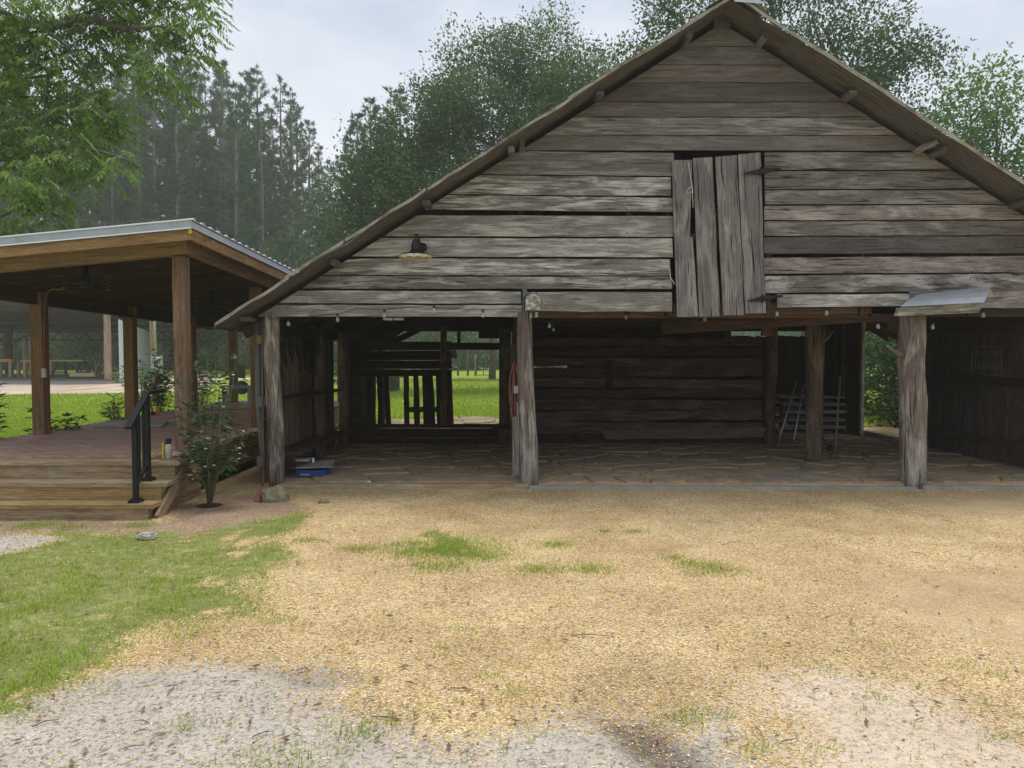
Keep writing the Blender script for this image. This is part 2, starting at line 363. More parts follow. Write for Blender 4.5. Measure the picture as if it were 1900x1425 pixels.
# ------------------------------------------------------------------ ground
def sstep(e0, e1, x): t = np.clip((x-e0)/(e1-e0), 0, 1); return t*t*(3-2*t)
def fbm2(x, y, sc, seed=0, octv=4):
    out = np.zeros_like(x); amp = 1; tot = 0; r = np.random.default_rng(seed)
    for o in range(octv):
        G = r.random((64, 64)); u, v = x*sc+r.random()*60, y*sc+r.random()*60
        i, j = np.floor(u).astype(int), np.floor(v).astype(int); fu, fv = u-i, v-j; fu = fu*fu*(3-2*fu); fv = fv*fv*(3-2*fv)
        g = lambda a, b: G[a % 64, b % 64]
        out += amp*((g(i, j)*(1-fu)+g(i+1, j)*fu)*(1-fv)+(g(i, j+1)*(1-fu)+g(i+1, j+1)*fu)*fv); tot += amp; amp *= .5; sc *= 2.1
    return out/tot
def inpoly(x, y, P):
    c = np.zeros(x.shape, bool); n = len(P)
    for i in range(n):
        x1, y1 = P[i]; x2, y2 = P[(i+1) % n]
        k = ((y1 > y) != (y2 > y)) & (x < (x2-x1)*(y-y1)/((y2-y1)+1e-12)+x1); c ^= k
    return c
def sdf(x, y, P):
    d = np.full(x.shape, 1e9); n = len(P)
    for i in range(n):
        x1, y1 = P[i]; x2, y2 = P[(i+1) % n]; dx, dy = x2-x1, y2-y1
        t = np.clip(((x-x1)*dx+(y-y1)*dy)/(dx*dx+dy*dy+1e-12), 0, 1); d = np.minimum(d, np.hypot(x-x1-t*dx, y-y1-t*dy))
    return np.where(inpoly(x, y, P), d, -d)
def P_(*pts): return [tuple(gnd(a, b)[:2]) for a, b in pts]
grassP = P_((-900, 985), (60, 985), (250, 985), (400, 985), (470, 968), (555, 958), (528, 1010), (515, 1040), (440, 1085), (470, 1120), (372, 1165), (300, 1160), (240, 1180), (215, 1230), (130, 1265), (0, 1305), (-900, 1500))
grassP2 = P_((300, 1140), (480, 1120), (500, 1145), (380, 1160), (320, 1165))
patchP = P_((735, 1000), (800, 985), (900, 1000), (915, 1040), (820, 1040), (770, 1030))
grayP = P_((-900, 985), (-40, 975), (60, 985), (130, 1000), (60, 1030), (-20, 1045), (-900, 1060))
sandP = P_((-1500, 1560), (0, 1310), (130, 1262), (240, 1232), (330, 1222), (480, 1228), (640, 1255), (560, 1300), (640, 1345), (900, 1385), (1000, 1345), (1120, 1338), (1250, 1380), (1330, 1330), (1400, 1425), (1500, 1900), (-1500, 1900))
paleP = P_((1380, 1265), (1560, 1235), (1700, 1290), (1900, 1370), (2300, 1500), (2300, 2200), (1560, 2200), (1500, 1400))
stainP = P_((1100, 1335), (1190, 1345), (1290, 1400), (1330, 1460), (1200, 1440))
stain2P = P_((1130, 1225), (1300, 1235), (1330, 1290), (1240, 1345), (1120, 1335), (1060, 1290))
clayP = P_((-400, 960), (200, 962), (300, 965), (380, 925), (470, 922), (540, 925), (545, 950), (470, 978), (380, 990), (250, 1000), (130, 990), (-400, 985))
tanP = P_((1560, 1075), (1900, 1040), (2300, 1050), (2300, 1240), (1900, 1215), (1700, 1160))
tan2P = P_((1640, 915), (1900, 915), (2300, 920), (2300, 965), (1740, 950))
def masks(X, Y):
    n1 = fbm2(X, Y, 1.6, 1)-.5; n2 = fbm2(X, Y, 6, 2)-.5; wob = n1*.45+n2*.22
    gr = np.maximum(sdf(X, Y, grassP), sdf(X, Y, grassP2)); g = sstep(-.25, .22, gr+wob*1.2)*sstep(.28, .52, fbm2(X, Y, 3.3, 5)+.08*(gr > .4)+.1)
    g = np.maximum(g, sstep(-.05, .12, sdf(X, Y, patchP)+wob*.8)*.9*sstep(.35, .5, fbm2(X, Y, 5, 6)))
    g = g*(1-sstep(-.1, .15, sdf(X, Y, grayP)+wob*.8)*.9)
    sa = sstep(-.2, .25, np.maximum(sdf(X, Y, sandP), sdf(X, Y, grayP))+wob)
    pa = sstep(-.3, .35, sdf(X, Y, paleP)+wob*1.4); cl = sstep(-.2, .15, sdf(X, Y, clayP)+wob)
    st = sstep(-.06, .1, sdf(X, Y, stainP)+wob*.3)+.35*sstep(-.25, .3, sdf(X, Y, stain2P)+wob)
    st = np.maximum(st, .5*sstep(-.05, .06, sdf(X, Y, P_((480, 1245), (600, 1240), (720, 1245), (700, 1270), (560, 1275)))+wob*.3))
    tn = np.maximum(sstep(-.4, .4, sdf(X, Y, tanP)+wob*1.2), sstep(-.15, .3, sdf(X, Y, tan2P)+wob))
    return dict(grass=g, sand=sa, pale=pa, clay=cl, stain=st, tan=tn)
GRAVEL = [(0, (.27, .175, .07)), (.16, (.56, .385, .17)), (.42, (.72, .52, .25)), (.68, (.82, .64, .345)), (.88, (.87, .77, .52)), (1, (.34, .25, .16))]
def yard_mat():
    m = M('yard gravel and sand'); o = m.n('ShaderNodeTexCoord').outputs['Object']
    A = {k: m.n('ShaderNodeAttribute', attribute_name=k).outputs['Fac'] for k in ('grass', 'sand', 'pale', 'clay', 'stain', 'tan')}
    v = m.n('ShaderNodeTexVoronoi', {'Vector': o, 'Scale': 82.0}); vc = m.n('ShaderNodeSeparateColor', {0: v.outputs['Color']})
    r1, r2 = vc.outputs[0], vc.outputs[1]
    big = m.noise(o, .9, 4, .6); fine = m.noise(o, 150, 3, .7); mid = m.noise(o, 11, 4, .65)
    gv = m.ramp(r1, GRAVEL); gv = m.mix(m.ramp(v.outputs['Distance'], [(.35, 0), (.8, .75)]), gv, (.30, .19, .085))
    gv = m.mix(m.ramp(big, [(.4, 0), (.66, .75)]), gv, m.mix(.55, gv, (.42, .29, .12), 'MULTIPLY'))
    spk = m.ramp(m.noise(m.scaled(o, (1, 1, 1)), 38, 5, .78), [(.41, 1), (.5, 0)])
    sandc = m.mix(m.math('MULTIPLY', spk, .75), m.ramp(fine, [(.3, (.36, .325, .285)), (.6, (.58, .535, .48))]), (.16, .13, .095))
    palec = m.mix(m.math('MULTIPLY', spk, .5), m.ramp(fine, [(.3, (.52, .41, .31)), (.6, (.72, .61, .48))]), (.24, .17, .11))
    clayc = m.mix(spk, m.ramp(m.math('ADD', m.math('MULTIPLY', fine, .5), m.math('MULTIPLY', mid, .5)), [(.3, (.26, .18, .12)), (.65, (.45, .335, .235))]), (.19, .125, .08))
    tanc = m.ramp(m.math('ADD', m.math('MULTIPLY', fine, .6), m.math('MULTIPLY', mid, .4)), [(.3, (.42, .29, .16)), (.7, (.62, .46, .28))])
    soil = m.ramp(m.math('ADD', m.math('MULTIPLY', fine, .5), m.math('MULTIPLY', mid, .5)), [(.3, (.12, .14, .045)), (.5, (.22, .24, .075)), (.66, (.42, .36, .21))])
    def th(a, w=.5): return m.ramp(m.math('ADD', a, m.math('MULTIPLY', m.math('SUBTRACT', r2, .5), w)), [(.38, 0), (.62, 1)])
    col = m.mix(m.math('MULTIPLY', th(A['tan'], .9), .62), gv, tanc)
    col = m.mix(th(A['pale'], 1.1), col, palec); col = m.mix(th(A['sand'], 1.1), col, sandc); col = m.mix(th(A['clay'], .7), col, clayc)
    col = m.mix(th(A['grass'], .6), col, soil); col = m.mix(m.math('MULTIPLY', A['stain'], .8, True), col, m.mix(.85, col, (.17, .13, .1), 'MULTIPLY'))
    h = m.math('SUBTRACT', m.math('MULTIPLY', fine, .5), v.outputs['Distance'])
    return m.fin(m.mix(.7, col, m.ramp(m.noise(o, 2.1, 5, .7), [(.35, (.80, .77, .74)), (.65, (1.12, 1.12, 1.12))]), 'MULTIPLY'), .92, m.bump(m.math('ADD', h, m.math('MULTIPLY', mid, .8)), .55, .012), spec=.15)
yard_m = yard_mat()
def lawn_mat():
    m = M('lawn soil and far grass'); o = m.n('ShaderNodeTexCoord').outputs['Object']
    q = m.noise(m.scaled(o, (.25, .25, 1)), 1, 5, .65); f = m.noise(o, 9, 5, .75)
    col = m.ramp(m.math('ADD', m.math('MULTIPLY', q, .45), m.math('MULTIPLY', f, .55)), [(.3, (.13, .18, .025)), (.5, (.235, .31, .04)), (.7, (.34, .41, .075))])
    return m.fin(col, .9, m.bump(f, .6, .05), spec=.1)
def sandy(name, a, b, sc=6):
    m = M(name); o = m.n('ShaderNodeTexCoord').outputs['Object']; q = m.noise(m.scaled(o, (1, .35, 1)), .8, 6, .75); f = m.noise(o, sc*10, 3, .6)
    return m.fin(m.ramp(m.math('ADD', m.math('MULTIPLY', q, .7), m.math('MULTIPLY', f, .3)), [(.35, a), (.62, b)]), .95, m.bump(f, .3, .02), spec=.1)
m = MB(); m.quad((-900, -60, 0), (900, -60, 0), (900, 1500, 0), (-900, 1500, 0)); g = m.build('ground', lawn_mat()); g.location.z = -.06; tag(g, kind='structure')
gx = np.arange(-12, 13.01, .05); gy = np.arange(-1, 16.51, .05)
GX, GY = np.meshgrid(gx, gy); mk = masks(GX, GY); GZ = (fbm2(GX, GY, .7, 11)-.5)*.05+(fbm2(GX, GY, 4, 12)-.5)*.014
GZ -= .022*mk['tan']+.02*mk['stain']
for off_ in (0, .28, .75): GZ -= .006*np.exp(-((GX-2.2-off_-.55*(7.5-GY)-.08*(7.5-GY)**2)/.07)**2)
GZ *= np.clip((9.0-GY)/1.5, 0, 1)*.9+.1*(GY < 8.9)
GZ = np.maximum(GZ, -.05)
GZ = np.where(GY > 8.95, np.minimum(GZ, 0)-.004, GZ); GZ -= np.clip((np.abs(GX-.5)-11), 0, 1)*.03
def gz(x, y):
    i = int(round((y+1)/.05)); j = int(round((x+12)/.05)); return float(GZ[max(0, min(i, len(gy)-1)), max(0, min(j, len(gx)-1))])
nx, ny = len(gx), len(gy); idx = np.arange(nx*ny).reshape(ny, nx)
fc = np.stack([idx[:-1, :-1], idx[:-1, 1:], idx[1:, 1:], idx[1:, :-1]], -1).reshape(-1, 4)
cxm, cym = GX[:-1, :-1].ravel(), GY[:-1, :-1].ravel()
keep = ~((cxm < -3.4) & (cym > 8.6)) | (cxm > -3.65); keep &= ~((cxm < -7.0) & (cym > 9.5))
yard = npmesh('gravel_yard', np.stack([GX.ravel(), GY.ravel(), GZ.ravel()], -1), fc[keep], yard_m, smooth=True, attr={k: v_.ravel() for k, v_ in mk.items()})
tag(yard, kind='structure')
def strip(name, pts, mat, z=-.05):
    mm = MB()
    for (a, b), (c, d_) in zip(pts[:-1], pts[1:]): mm.quad((*a, z), (*c, z), (*d_, z), (*b, z))
    return tag(mm.build(name, mat), kind='structure')
strip('sandy_apron', [((-70, 29), (-70, 60)), ((-30, 29), (-30, 60)), ((-22, 30), (-22, 60)), ((-17, 31), (-19, 48)), ((-14.5, 33), (-15, 38))], sandy('sandy apron', (.30, .22, .16), (.66, .56, .45)))
strip('dirt_road', [((-24, 46), (-24, 48.6)), ((-17, 47), (-17, 50)), ((-13, 55), (-14.5, 57)), ((-9, 78), (-9.5, 92)), ((0, 83), (0, 110)), ((60, 90), (60, 118))], sandy('road dirt', (.5, .45, .38), (.75, .7, .62)), -.045)

# pebbles, real stones on the near yard
def scatter(n, x0, x1, y0, y1, fn):
    X = rng.uniform(x0, x1, n); u = rng.random(n); Y = 1/(1/y0+(1/y1-1/y0)*u)     # denser near the viewer
    k = (np.abs(X) < Y*.74+.4); X, Y = X[k], Y[k]; p = fn(X, Y); k = rng.random(len(X)) < p; return X[k], Y[k]
def gzv(X, Y):
    i = np.clip(np.round((Y+1)/.05).astype(int), 0, ny-1); j = np.clip(np.round((X+12)/.05).astype(int), 0, nx-1); return GZ[i, j]
def p_gravel(X, Y):
    k = masks(X, Y); return np.clip((1-k['sand']*.72)*(1-k['grass']*.9)*(1-k['pale']*.8)*(1-k['clay']*.9)*(1-k['tan']*.6), 0, 1)
X, Y = scatter(190000, -6, 6.6, 2.5, 8.95, p_gravel); n = len(X)
s = rng.uniform(.0025, .0055, n)*rng.choice([1, 1, 1, 1, 1, 1.6], n)
oc = np.array([(1, 0, 0), (0, 1, 0), (-1, 0, 0), (0, -1, 0), (0, 0, 1), (0, 0, -.6)], float)
v = oc[None]*s[:, None, None]*np.stack([np.ones(n), rng.uniform(.6, .95, n), rng.uniform(.35, .7, n)], -1)[:, None]
v = v + rng.normal(0, .12, v.shape)*s[:, None, None]
a = rng.uniform(0, 6.28, n); ca, sa = np.cos(a)[:, None], np.sin(a)[:, None]
vx, vy = v[..., 0]*ca-v[..., 1]*sa, v[..., 0]*sa+v[..., 1]*ca
v = np.stack([vx+X[:, None], vy+Y[:, None], v[..., 2]+(gzv(X, Y)+.002)[:, None]], -1).reshape(-1, 3)
tf = np.array([(0, 1, 4), (1, 2, 4), (2, 3, 4), (3, 0, 4)]); f = (tf[None]+6*np.arange(n)[:, None, None]).reshape(-1, 3)
pm = M('gravel pebbles'); pr = pm.n('ShaderNodeNewGeometry').outputs['Random Per Island']; pm.fin(pm.ramp(pr, [(0, (.30, .19, .08)), (.12, (.58, .405, .18)), (.45, (.73, .54, .275)), (.75, (.82, .655, .37)), (.93, (.9, .82, .64)), (1, (.3, .27, .26))]), .8, spec=.25)
tag(npmesh('gravel', v, f, pm.m, smooth=False), 'loose pea gravel scattered over the tan yard in front of the barn', 'gravel', kind='stuff')

def blades(X, Y, Z, h, w, mat, name, parent=None, lean=.5, **k):
    n = len(X); a = rng.uniform(0, 6.283, n); b = rng.uniform(0, 6.283, n); ln = h*rng.uniform(0, lean, n)
    dx, dy = np.cos(a)*w/2, np.sin(a)*w/2; lx, ly = np.cos(b)*ln, np.sin(b)*ln
    P = np.stack([X, Y, Z], -1); 
    v = np.stack([P+np.stack([-dx, -dy, 0*h], -1), P+np.stack([dx, dy, 0*h], -1), P+np.stack([dx*.8+lx*.4, dy*.8+ly*.4, h*.6], -1), P+np.stack([-dx*.8+lx*.4, -dy*.8+ly*.4, h*.6], -1), P+np.stack([lx, ly, h], -1)], 1)
    f3 = np.array([(0, 1, 2), (0, 2, 3), (3, 2, 4)]); f = (f3[None]+5*np.arange(n)[:, None, None]).reshape(-1, 3)
    return npmesh(name, v.reshape(-1, 3), f, mat, parent, **k)
X, Y = scatter(260000, -7.5, 1.5, 2.5, 8.6, lambda X, Y: masks(X, Y)['grass']*np.clip(fbm2(X, Y, 9, 21)*2-.35, .05, 1)); k = ~((X < -3.2) & (Y > 7.25)); X, Y = X[k], Y[k]; n = len(X)
hh = rng.uniform(.014, .05, n)*(.2+1.9*np.clip(fbm2(X, Y, 6, 31)-.15, 0, 1)); print('grass', n)
dk = rng.random(n) < .08
tag(blades(X[dk], Y[dk], gzv(X[dk], Y[dk])-.002, hh[dk]*.8, rng.uniform(.003, .006, int(dk.sum())), leafmat('dry grass', (.24, .19, .10), (.50, .42, .24), .3, .7), 'dry_grass', lean=2.4), 'dry straw coloured blades mixed through the green grass patch', 'dry grass', kind='stuff')
X, Y, hh = X[~dk], Y[~dk], hh[~dk]; n = len(X)
tag(blades(X, Y, gzv(X, Y)-.002, hh, rng.uniform(.003, .007, n), grass_m, 'grass', lean=1.5), 'green grass patch spreading over the left side of the gravel yard', 'grass', kind='stuff')
tx, ty = [], []
TUFT = [(660, 1022, 30), (1028, 1012, 45), (1000, 1060, 60), (1095, 1060, 55), (1320, 1055, 70), (1278, 1045, 20), (815, 1055, 70), (1250, 1035, 15), (465, 1115, 40), (520, 1155, 30), (505, 1420, 90), (770, 1020, 120), (860, 1010, 160), (820, 1030, 160), (895, 1035, 80), (345, 1345, 12), (1300, 1330, 30), (1255, 1335, 20), (960, 1290, 20), (910, 1255, 14), (1515, 1400, 14), (1400, 1395, 18), (1780, 1240, 10), (1860, 1375, 12), (660, 1360, 30), (735, 1340, 30), (830, 1205, 14), (850, 1170, 12), (1120, 985, 12), (1180, 985, 14), (570, 1005, 25), (520, 905, 0), (60, 975, 60), (130, 978, 40), (255, 975, 40), (1630, 1300, 10), (1520, 1240, 8), (350, 1175, 60), (1840, 1255, 8)]
for (px, py, c) in TUFT:
    p = gnd(px, py); sp = .03+c*.0011
    for i in range(c*(9 if 970 < py < 1100 else 4)): tx.append(p.x+rnd.gauss(0, sp*1.2)); ty.append(p.y+rnd.gauss(0, sp*.9))
for i in range(260):
    p = gnd(rnd.uniform(300, 1900), rnd.uniform(930, 1425)); 
    for j in range(rnd.choice((2, 3, 6))): tx.append(p.x+rnd.gauss(0, .012)); ty.append(p.y+rnd.gauss(0, .012))
tx, ty = np.array(tx), np.array(ty)
tag(blades(tx, ty, gzv(tx, ty), rng.uniform(.012, .045, len(tx))*rng.uniform(.6, 1.2, len(tx)), rng.uniform(.002, .0045, len(tx)), grass_m, 'weed_tufts', lean=1.5), 'small grass tufts and weeds coming up through the tan gravel', 'weeds', kind='stuff')
# lawn blades beyond the pavilion and behind the barn
def wide(n, y0, y1, f): 
    u = rng.random(n); Y = 1/(1/y0+(1/y1-1/y0)*u); X = rng.uniform(-1, 1, n)*Y*.74; k = f(X, Y); return X[k], Y[k]
X, Y = wide(260000, 9.3, 42, lambda X, Y: (X < -6.9) & (Y < 30+(X+20)*.3)); X2, Y2 = wide(120000, 18, 50, lambda X, Y: (X > -6.5) & (X < 16)); X3, Y3 = wide(30000, 10, 17, lambda X, Y: (X > 8.3)); X = np.r_[X, X2, X3]; Y = np.r_[Y, Y2, Y3]; n = len(X); print('lawn', n)
sc = np.clip(Y/12, 1, 3)
tag(blades(X, Y, np.full(n, -.06), rng.uniform(.03, .075, n)*sc**.5, rng.uniform(.006, .012, n)*sc, lawn_m, 'lawn_grass', lean=1.2), 'bright green mown lawn beyond the pavilion and behind the barn', 'grass', kind='stuff')
# dead leaves and twigs on the yard
vs, fs = [], []
for i in range(380):
    if i < 230: p = gnd(rnd.uniform(0, 900)**1.0, rnd.uniform(960, 1420))
    else: p = gnd(rnd.uniform(500, 1900), rnd.uniform(915, 1400))
    a, l, w_ = rnd.uniform(0, 6.28), rnd.uniform(.008, .032), rnd.uniform(.004, .011); z = gz(p.x, p.y)+.012; c, s_ = math.cos(a), math.sin(a); b = len(vs)
    for (q, r_, t_) in ((-l, 0, .004), (0, -w_, rnd.uniform(-.002, .012)), (l, 0, .008), (0, w_, rnd.uniform(-.002, .012))): vs.append((p.x+q*c-r_*s_, p.y+q*s_+r_*c, z+t_))
    fs.append((b, b+1, b+2, b+3))
tag(npmesh('fallen_leaves', vs, fs, dry_leaf), 'brown fallen leaves scattered over the grass and gravel', 'leaves', kind='stuff')
m = MB()
for (x0, y0, x1, y1) in [(1060, 1180, 1135, 1184), (850, 1285, 870, 1288), (468, 1370, 510, 1360), (230, 1390, 275, 1385), (690, 1333, 745, 1338), (835, 1283, 880, 1288), (1400, 1355, 1420, 1385), (575, 1108, 600, 1106), (885, 1330, 870, 1345), (310, 1295, 340, 1270), (60, 1355, 110, 1340), (1450, 1385, 1480, 1380), (1340, 1010, 1375, 1004), (1690, 1025, 1725, 1032)] + [(x, y, x+rnd.uniform(-30, 30), y+rnd.uniform(-8, 8)) for x, y in [(rnd.uniform(100, 1850), rnd.uniform(930, 1410)) for _ in range(26)]]:
    a, b = gnd(x0, y0), gnd(x1, y1); a.z, b.z = gz(a.x, a.y)+.008, gz(b.x, b.y)+.01; c = (a+b)/2+V(rnd.uniform(-.01, .01), rnd.uniform(-.01, .01), .006); m.tube([a, c, b], [.0022, .0026, .001], 5)
tag(m.build('twigs', bark), 'thin broken twigs lying across the gravel and sand', 'twigs', kind='stuff')
vs, fs = [], []; sm_ = plain('grey stones', (.25, .245, .235), .85, 0, .35, 40)
for i in range(150):
    p = gnd(rnd.uniform(300, 1900), rnd.uniform(915, 1420)) if i < 80 else gnd(rnd.uniform(0, 330), rnd.uniform(985, 1060))
    r_ = rnd.uniform(.006, .016); b = len(vs); a = rnd.uniform(0, 6)
    for q in oc: vs.append((p.x+r_*(q[0]*math.cos(a)-q[1]*math.sin(a)*.7), p.y+r_*(q[0]*math.sin(a)+q[1]*math.cos(a)*.7), gz(p.x, p.y)+.004+q[2]*r_*.6))
    fs += [(b, b+1, b+4), (b+1, b+2, b+4), (b+2, b+3, b+4), (b+3, b, b+4)]
tag(npmesh('stone_chips', vs, fs, sm_), 'small grey stone chips strewn among the gravel', 'stones', kind='stuff')
# ------------------------------------------------------------------ barn
RX, RZ, SL = 2.45, 5.50, .626          # ridge x, underside height at the ridge, slope
def zr(x): return RZ-SL*abs(x-RX)
def xl(z): return RX-(RZ-z)/SL
def xr(z): return RX+(RZ-z)/SL
barn = thing('barn', 'old weathered grey plank barn with rusty gable roof and open stone floored bays', 'barn', (2.45, 9.1, 0))
GY0 = 9.08
Zp = lambda y: at(1100, y, GY0).z
def gable_row(y0, y1, x0=None, x1=None, mat=gray_wood, tilt=0, gap=.006, dy=None, rag=0):
    z0, z1 = Zp(y0)-gap, Zp(y1)+gap*.3
    a0, a1 = (xl(z0)+.02, xl(z1)+.02) if x0 is None else (at(x0, 400, GY0).x,)*2
    b0, b1 = (xr(z0)-.02, xr(z1)-.02) if x1 is None else (at(x1, 400, GY0).x,)*2
    a0, a1 = (a0+.07, a1+.07) if x0 is None else (a0, a1); b0, b1 = (b0-.07, b1-.07) if x1 is None else (b0, b1)
    yy = GY0+(rnd.uniform(-.006, .006) if dy is None else dy); t = tilt
    q = [V(a0, yy+.008, z0+t), V(b0, yy+.008, z0-t), V(b1, yy-.008, z1-t), V(a1, yy-.008, z1+t)]
    if z0 > RZ-.15: q[0].x = RX-.1; q[1].x = RX+.1
    return qboard('gable_board', q, .024, mat, barn, nrm=V(0, 1, 0), wob=.0055, rag=rag)
for (a, b) in [(22, 52), (52, 86), (86, 120), (120, 153)]: gable_row(a, b, mat=dark_wood, gap=.002)
for (a, b) in [(153, 189), (189, 217), (217, 251), (251, 279)]: gable_row(a, b, mat=dark_wood if a != 217 else gray_wood, gap=.003)
LB = [(281, 325, gray_wood, .01), (326, 362, blotchy_wood, .012), (363, 391, blotchy_wood, .015), (399, 439, gray_pale, .004), (441, 477, gray_pale, .004), (479, 511, blotchy_wood, .004), (512, 536, blotchy_wood, .003)]
for (a, b, mt, t) in LB: gable_row(a, b, x1=1243+rnd.uniform(-2, 5), mat=mt, tilt=t, rag=.02)
gable_row(539, 563, x1=967, mat=gray_pale, tilt=.004, dy=-.012); gable_row(565, 588, x1=969, mat=gray_pale, tilt=.002, dy=-.016)
gable_row(541, 578, x0=976, x1=1248, mat=gray_pale, dy=-.012, tilt=.002)
for (a, b, mt, t) in [(281, 315, gray_wood, 0), (316, 351, gray_wood, 0), (352, 379, gray_wood, .0), (380, 408, gray_wood, -.004), (409, 437, gray_wood, -.004), (438, 470, dark_wood, -.006), (475, 506, gray_wood, -.012), (508, 541, blotchy_wood, -.018)]:
    gable_row(a, b, x0=1419, mat=mt, tilt=t, rag=.01)
gable_row(545, 569, x0=1470, x1=1690, mat=gray_pale, tilt=-.006, dy=-.01); gable_row(546, 571, x0=1443, x1=1469, mat=gray_pale, dy=-.03)
gable_row(536, 572, x0=1690, mat=gray_wood, tilt=-.0, dy=-.012)
# studs and battens behind the gable boards
for x in (560, 760, 965, 1165, 1238, 1424, 1600, 1800):
    p = at(x, 560, 9.13); MB().box((p.x, 9.16, (2.05+zr(p.x)-.1)/2), (.05, .09, zr(p.x)-.1-2.05)).build('stud', inner_wood, barn)
nails = MB()
for x in (560, 660, 760, 865, 965, 1060, 1165, 1225, 1432, 1515, 1600, 1700, 1800, 1870):
    for y in (160, 182, 195, 212, 223, 245, 257, 274, 288, 318, 332, 356, 368, 386, 408, 432, 447, 471, 485, 504, 518, 531):
        p = at(x+rnd.uniform(-5, 5), y, GY0-.014)
        if zr(p.x)-.25 > p.z and not (1235 < x < 1425): nails.box(p, (.011, .006, .011))
tag(nails.build('nail_heads', rust_metal, barn), kind='stuff')
# front posts
log('post', at(513, 899, 9.1), at(503, 585, 9.1), .092, .098, post_wood, barn, rough=.12, bend=.018, seed=3)
p0 = at(982, 899, 9.1); p0.z = .0; log('post', p0, at(973, 580, 9.1), .118, .085, post_wood, barn, rough=.1, bend=.02, seed=12)
p0 = at(1694, 906, 9.1); p0.z = .0; log('post', p0, at(1694, 580, 9.1), .142, .15, post_wood, barn, rough=.13, bend=.02, seed=25)
log('post', V(6.93, 9.2, 0), V(6.95, 9.2, 2.6), .13, .12, post_wood, barn, seed=31)
log('branch_stub', at(1673, 660, 9.06), at(1648, 643, 8.95), .035, .018, post_wood, barn, n=8, rings=5, rough=.15)
p0 = gnd(1510, 858, .04); log('post', p0, V(p0.x, p0.y, 2.3), .115, .12, post_dark, barn, rough=.13, bend=.02, seed=41)
log('branch_stub', V(p0.x+.08, p0.y-.05, 1.75), V(p0.x+.22, p0.y-.1, 1.9), .03, .012, post_dark, barn, n=7, rings=4)
for (x, y, z1, r) in [(4.4, 13.0, 2.4, .09), (4.4, 15.7, 2.4, .09), (6.55, 15.0, 2.2, .1), (6.75, 13.0, 2.5, .09), (.12, 13.0, 2.4, .1), (.12, 11.0, 2.4, .08), (-2.86, 13.05, 1.95, .1), (-2.86, 11.3, 1.95, .09), (-2.9, 15.8, 1.9, .09), (.15, 15.8, 2.4, .09)]:
    log('post', V(x, y, 0), V(x, y, z1), r, r, post_dark, barn, n=10, rings=8, rough=.08)
p0 = gnd(740, 777, .02); log('post', V(p0.x, 15.9, 0), V(p0.x, 15.9, 2.1), .085, .085, post_dark, barn, n=10, rings=8)
# loft door
door = MB().box(at(1332, 440, 9.06)+V(0, .02, 0), (1.05, .025, .08)).build('loft_door', inner_wood, barn)
for i, (a, b, c, d_, t0, t1) in enumerate([(1246, 1284, 1277, 1257, 299, 587), (1285.5, 1323, 1296, 1278, 294, 586), (1325, 1331, 1336, 1297, 292, 585), (1327, 1367, 1381, 1342, 292, 584), (1369, 1411, 1421, 1383, 287, 581)]):
    if i == 2: q = [at(1297.5, 586, 9.03), at(1286, 294, 9.03), at(1322, 293, 9.03), at(1336, 586, 9.03)]
    elif i == 1: q = [at(1278, 587, 9.025), at(1272, 440, 9.025), at(1285, 440, 9.025), at(1296, 586, 9.025)]
    elif i == 0: q = [at(1257, 587, 9.03), at(1246, 299, 9.03), at(1284, 297, 9.03), at(1277, 587, 9.03)]
    else: q = [at(d_, t1, 9.03), at(a, t0, 9.03), at(b, t0-3, 9.03), at(c, t1-1, 9.03)]
    qboard('door_board', q, .025, door_wood, door, nrm=V(0, 1, 0), wob=.006, rag=.012)
for (x0, y0, x1, y1, xm) in [(1380, 324, 1448, 313, 1412), (1388, 560, 1452, 549, 1415)]:
    h = MB(); A, B, Cc, D_ = at(x0, y0, 9.0), at(xm, y0-13, 9.0), at(x1, y1, 9.02), at(xm, y0, 9.0)
    for q in ((A, D_, B, B), ): pass
    h.tube([A+V(0, 0, .01), at(xm, y0-6, 9.0)], [.008, .035], 6); h.tube([at(xm, y0-6, 9.0), Cc], [.035, .01], 6); h.tube([at(xm, y0-14, 9.0), at(xm, y0+1, 9.0)], .012, 8)
    h.v = [(a_, (9.0+(b_-9.0)*.3), c_) for a_, b_, c_ in h.v]
    h.build('hinge', dark_metal, door)
h = MB().tube([at(1277, 302, 8.99), at(1280, 320, 8.99), at(1284, 343, 8.985), at(1286, 385, 8.99)], .0035, 5)
h.tube([at(1284, 345, 8.985), at(1277, 350, 8.985), at(1274, 360, 8.985), at(1280, 356, 8.98), at(1286, 358, 8.985), at(1284, 346, 8.985)], .003, 5)
tag(h.build('twine', whitem), 'knotted white twine hanging down the loft door boards', 'twine')
h = MB().tube([at(1243, 500, 9.06), at(1244, 515, 9.04), at(1252, 528, 9.03)], .004, 5); h.build('pull_cord', whitem, door)
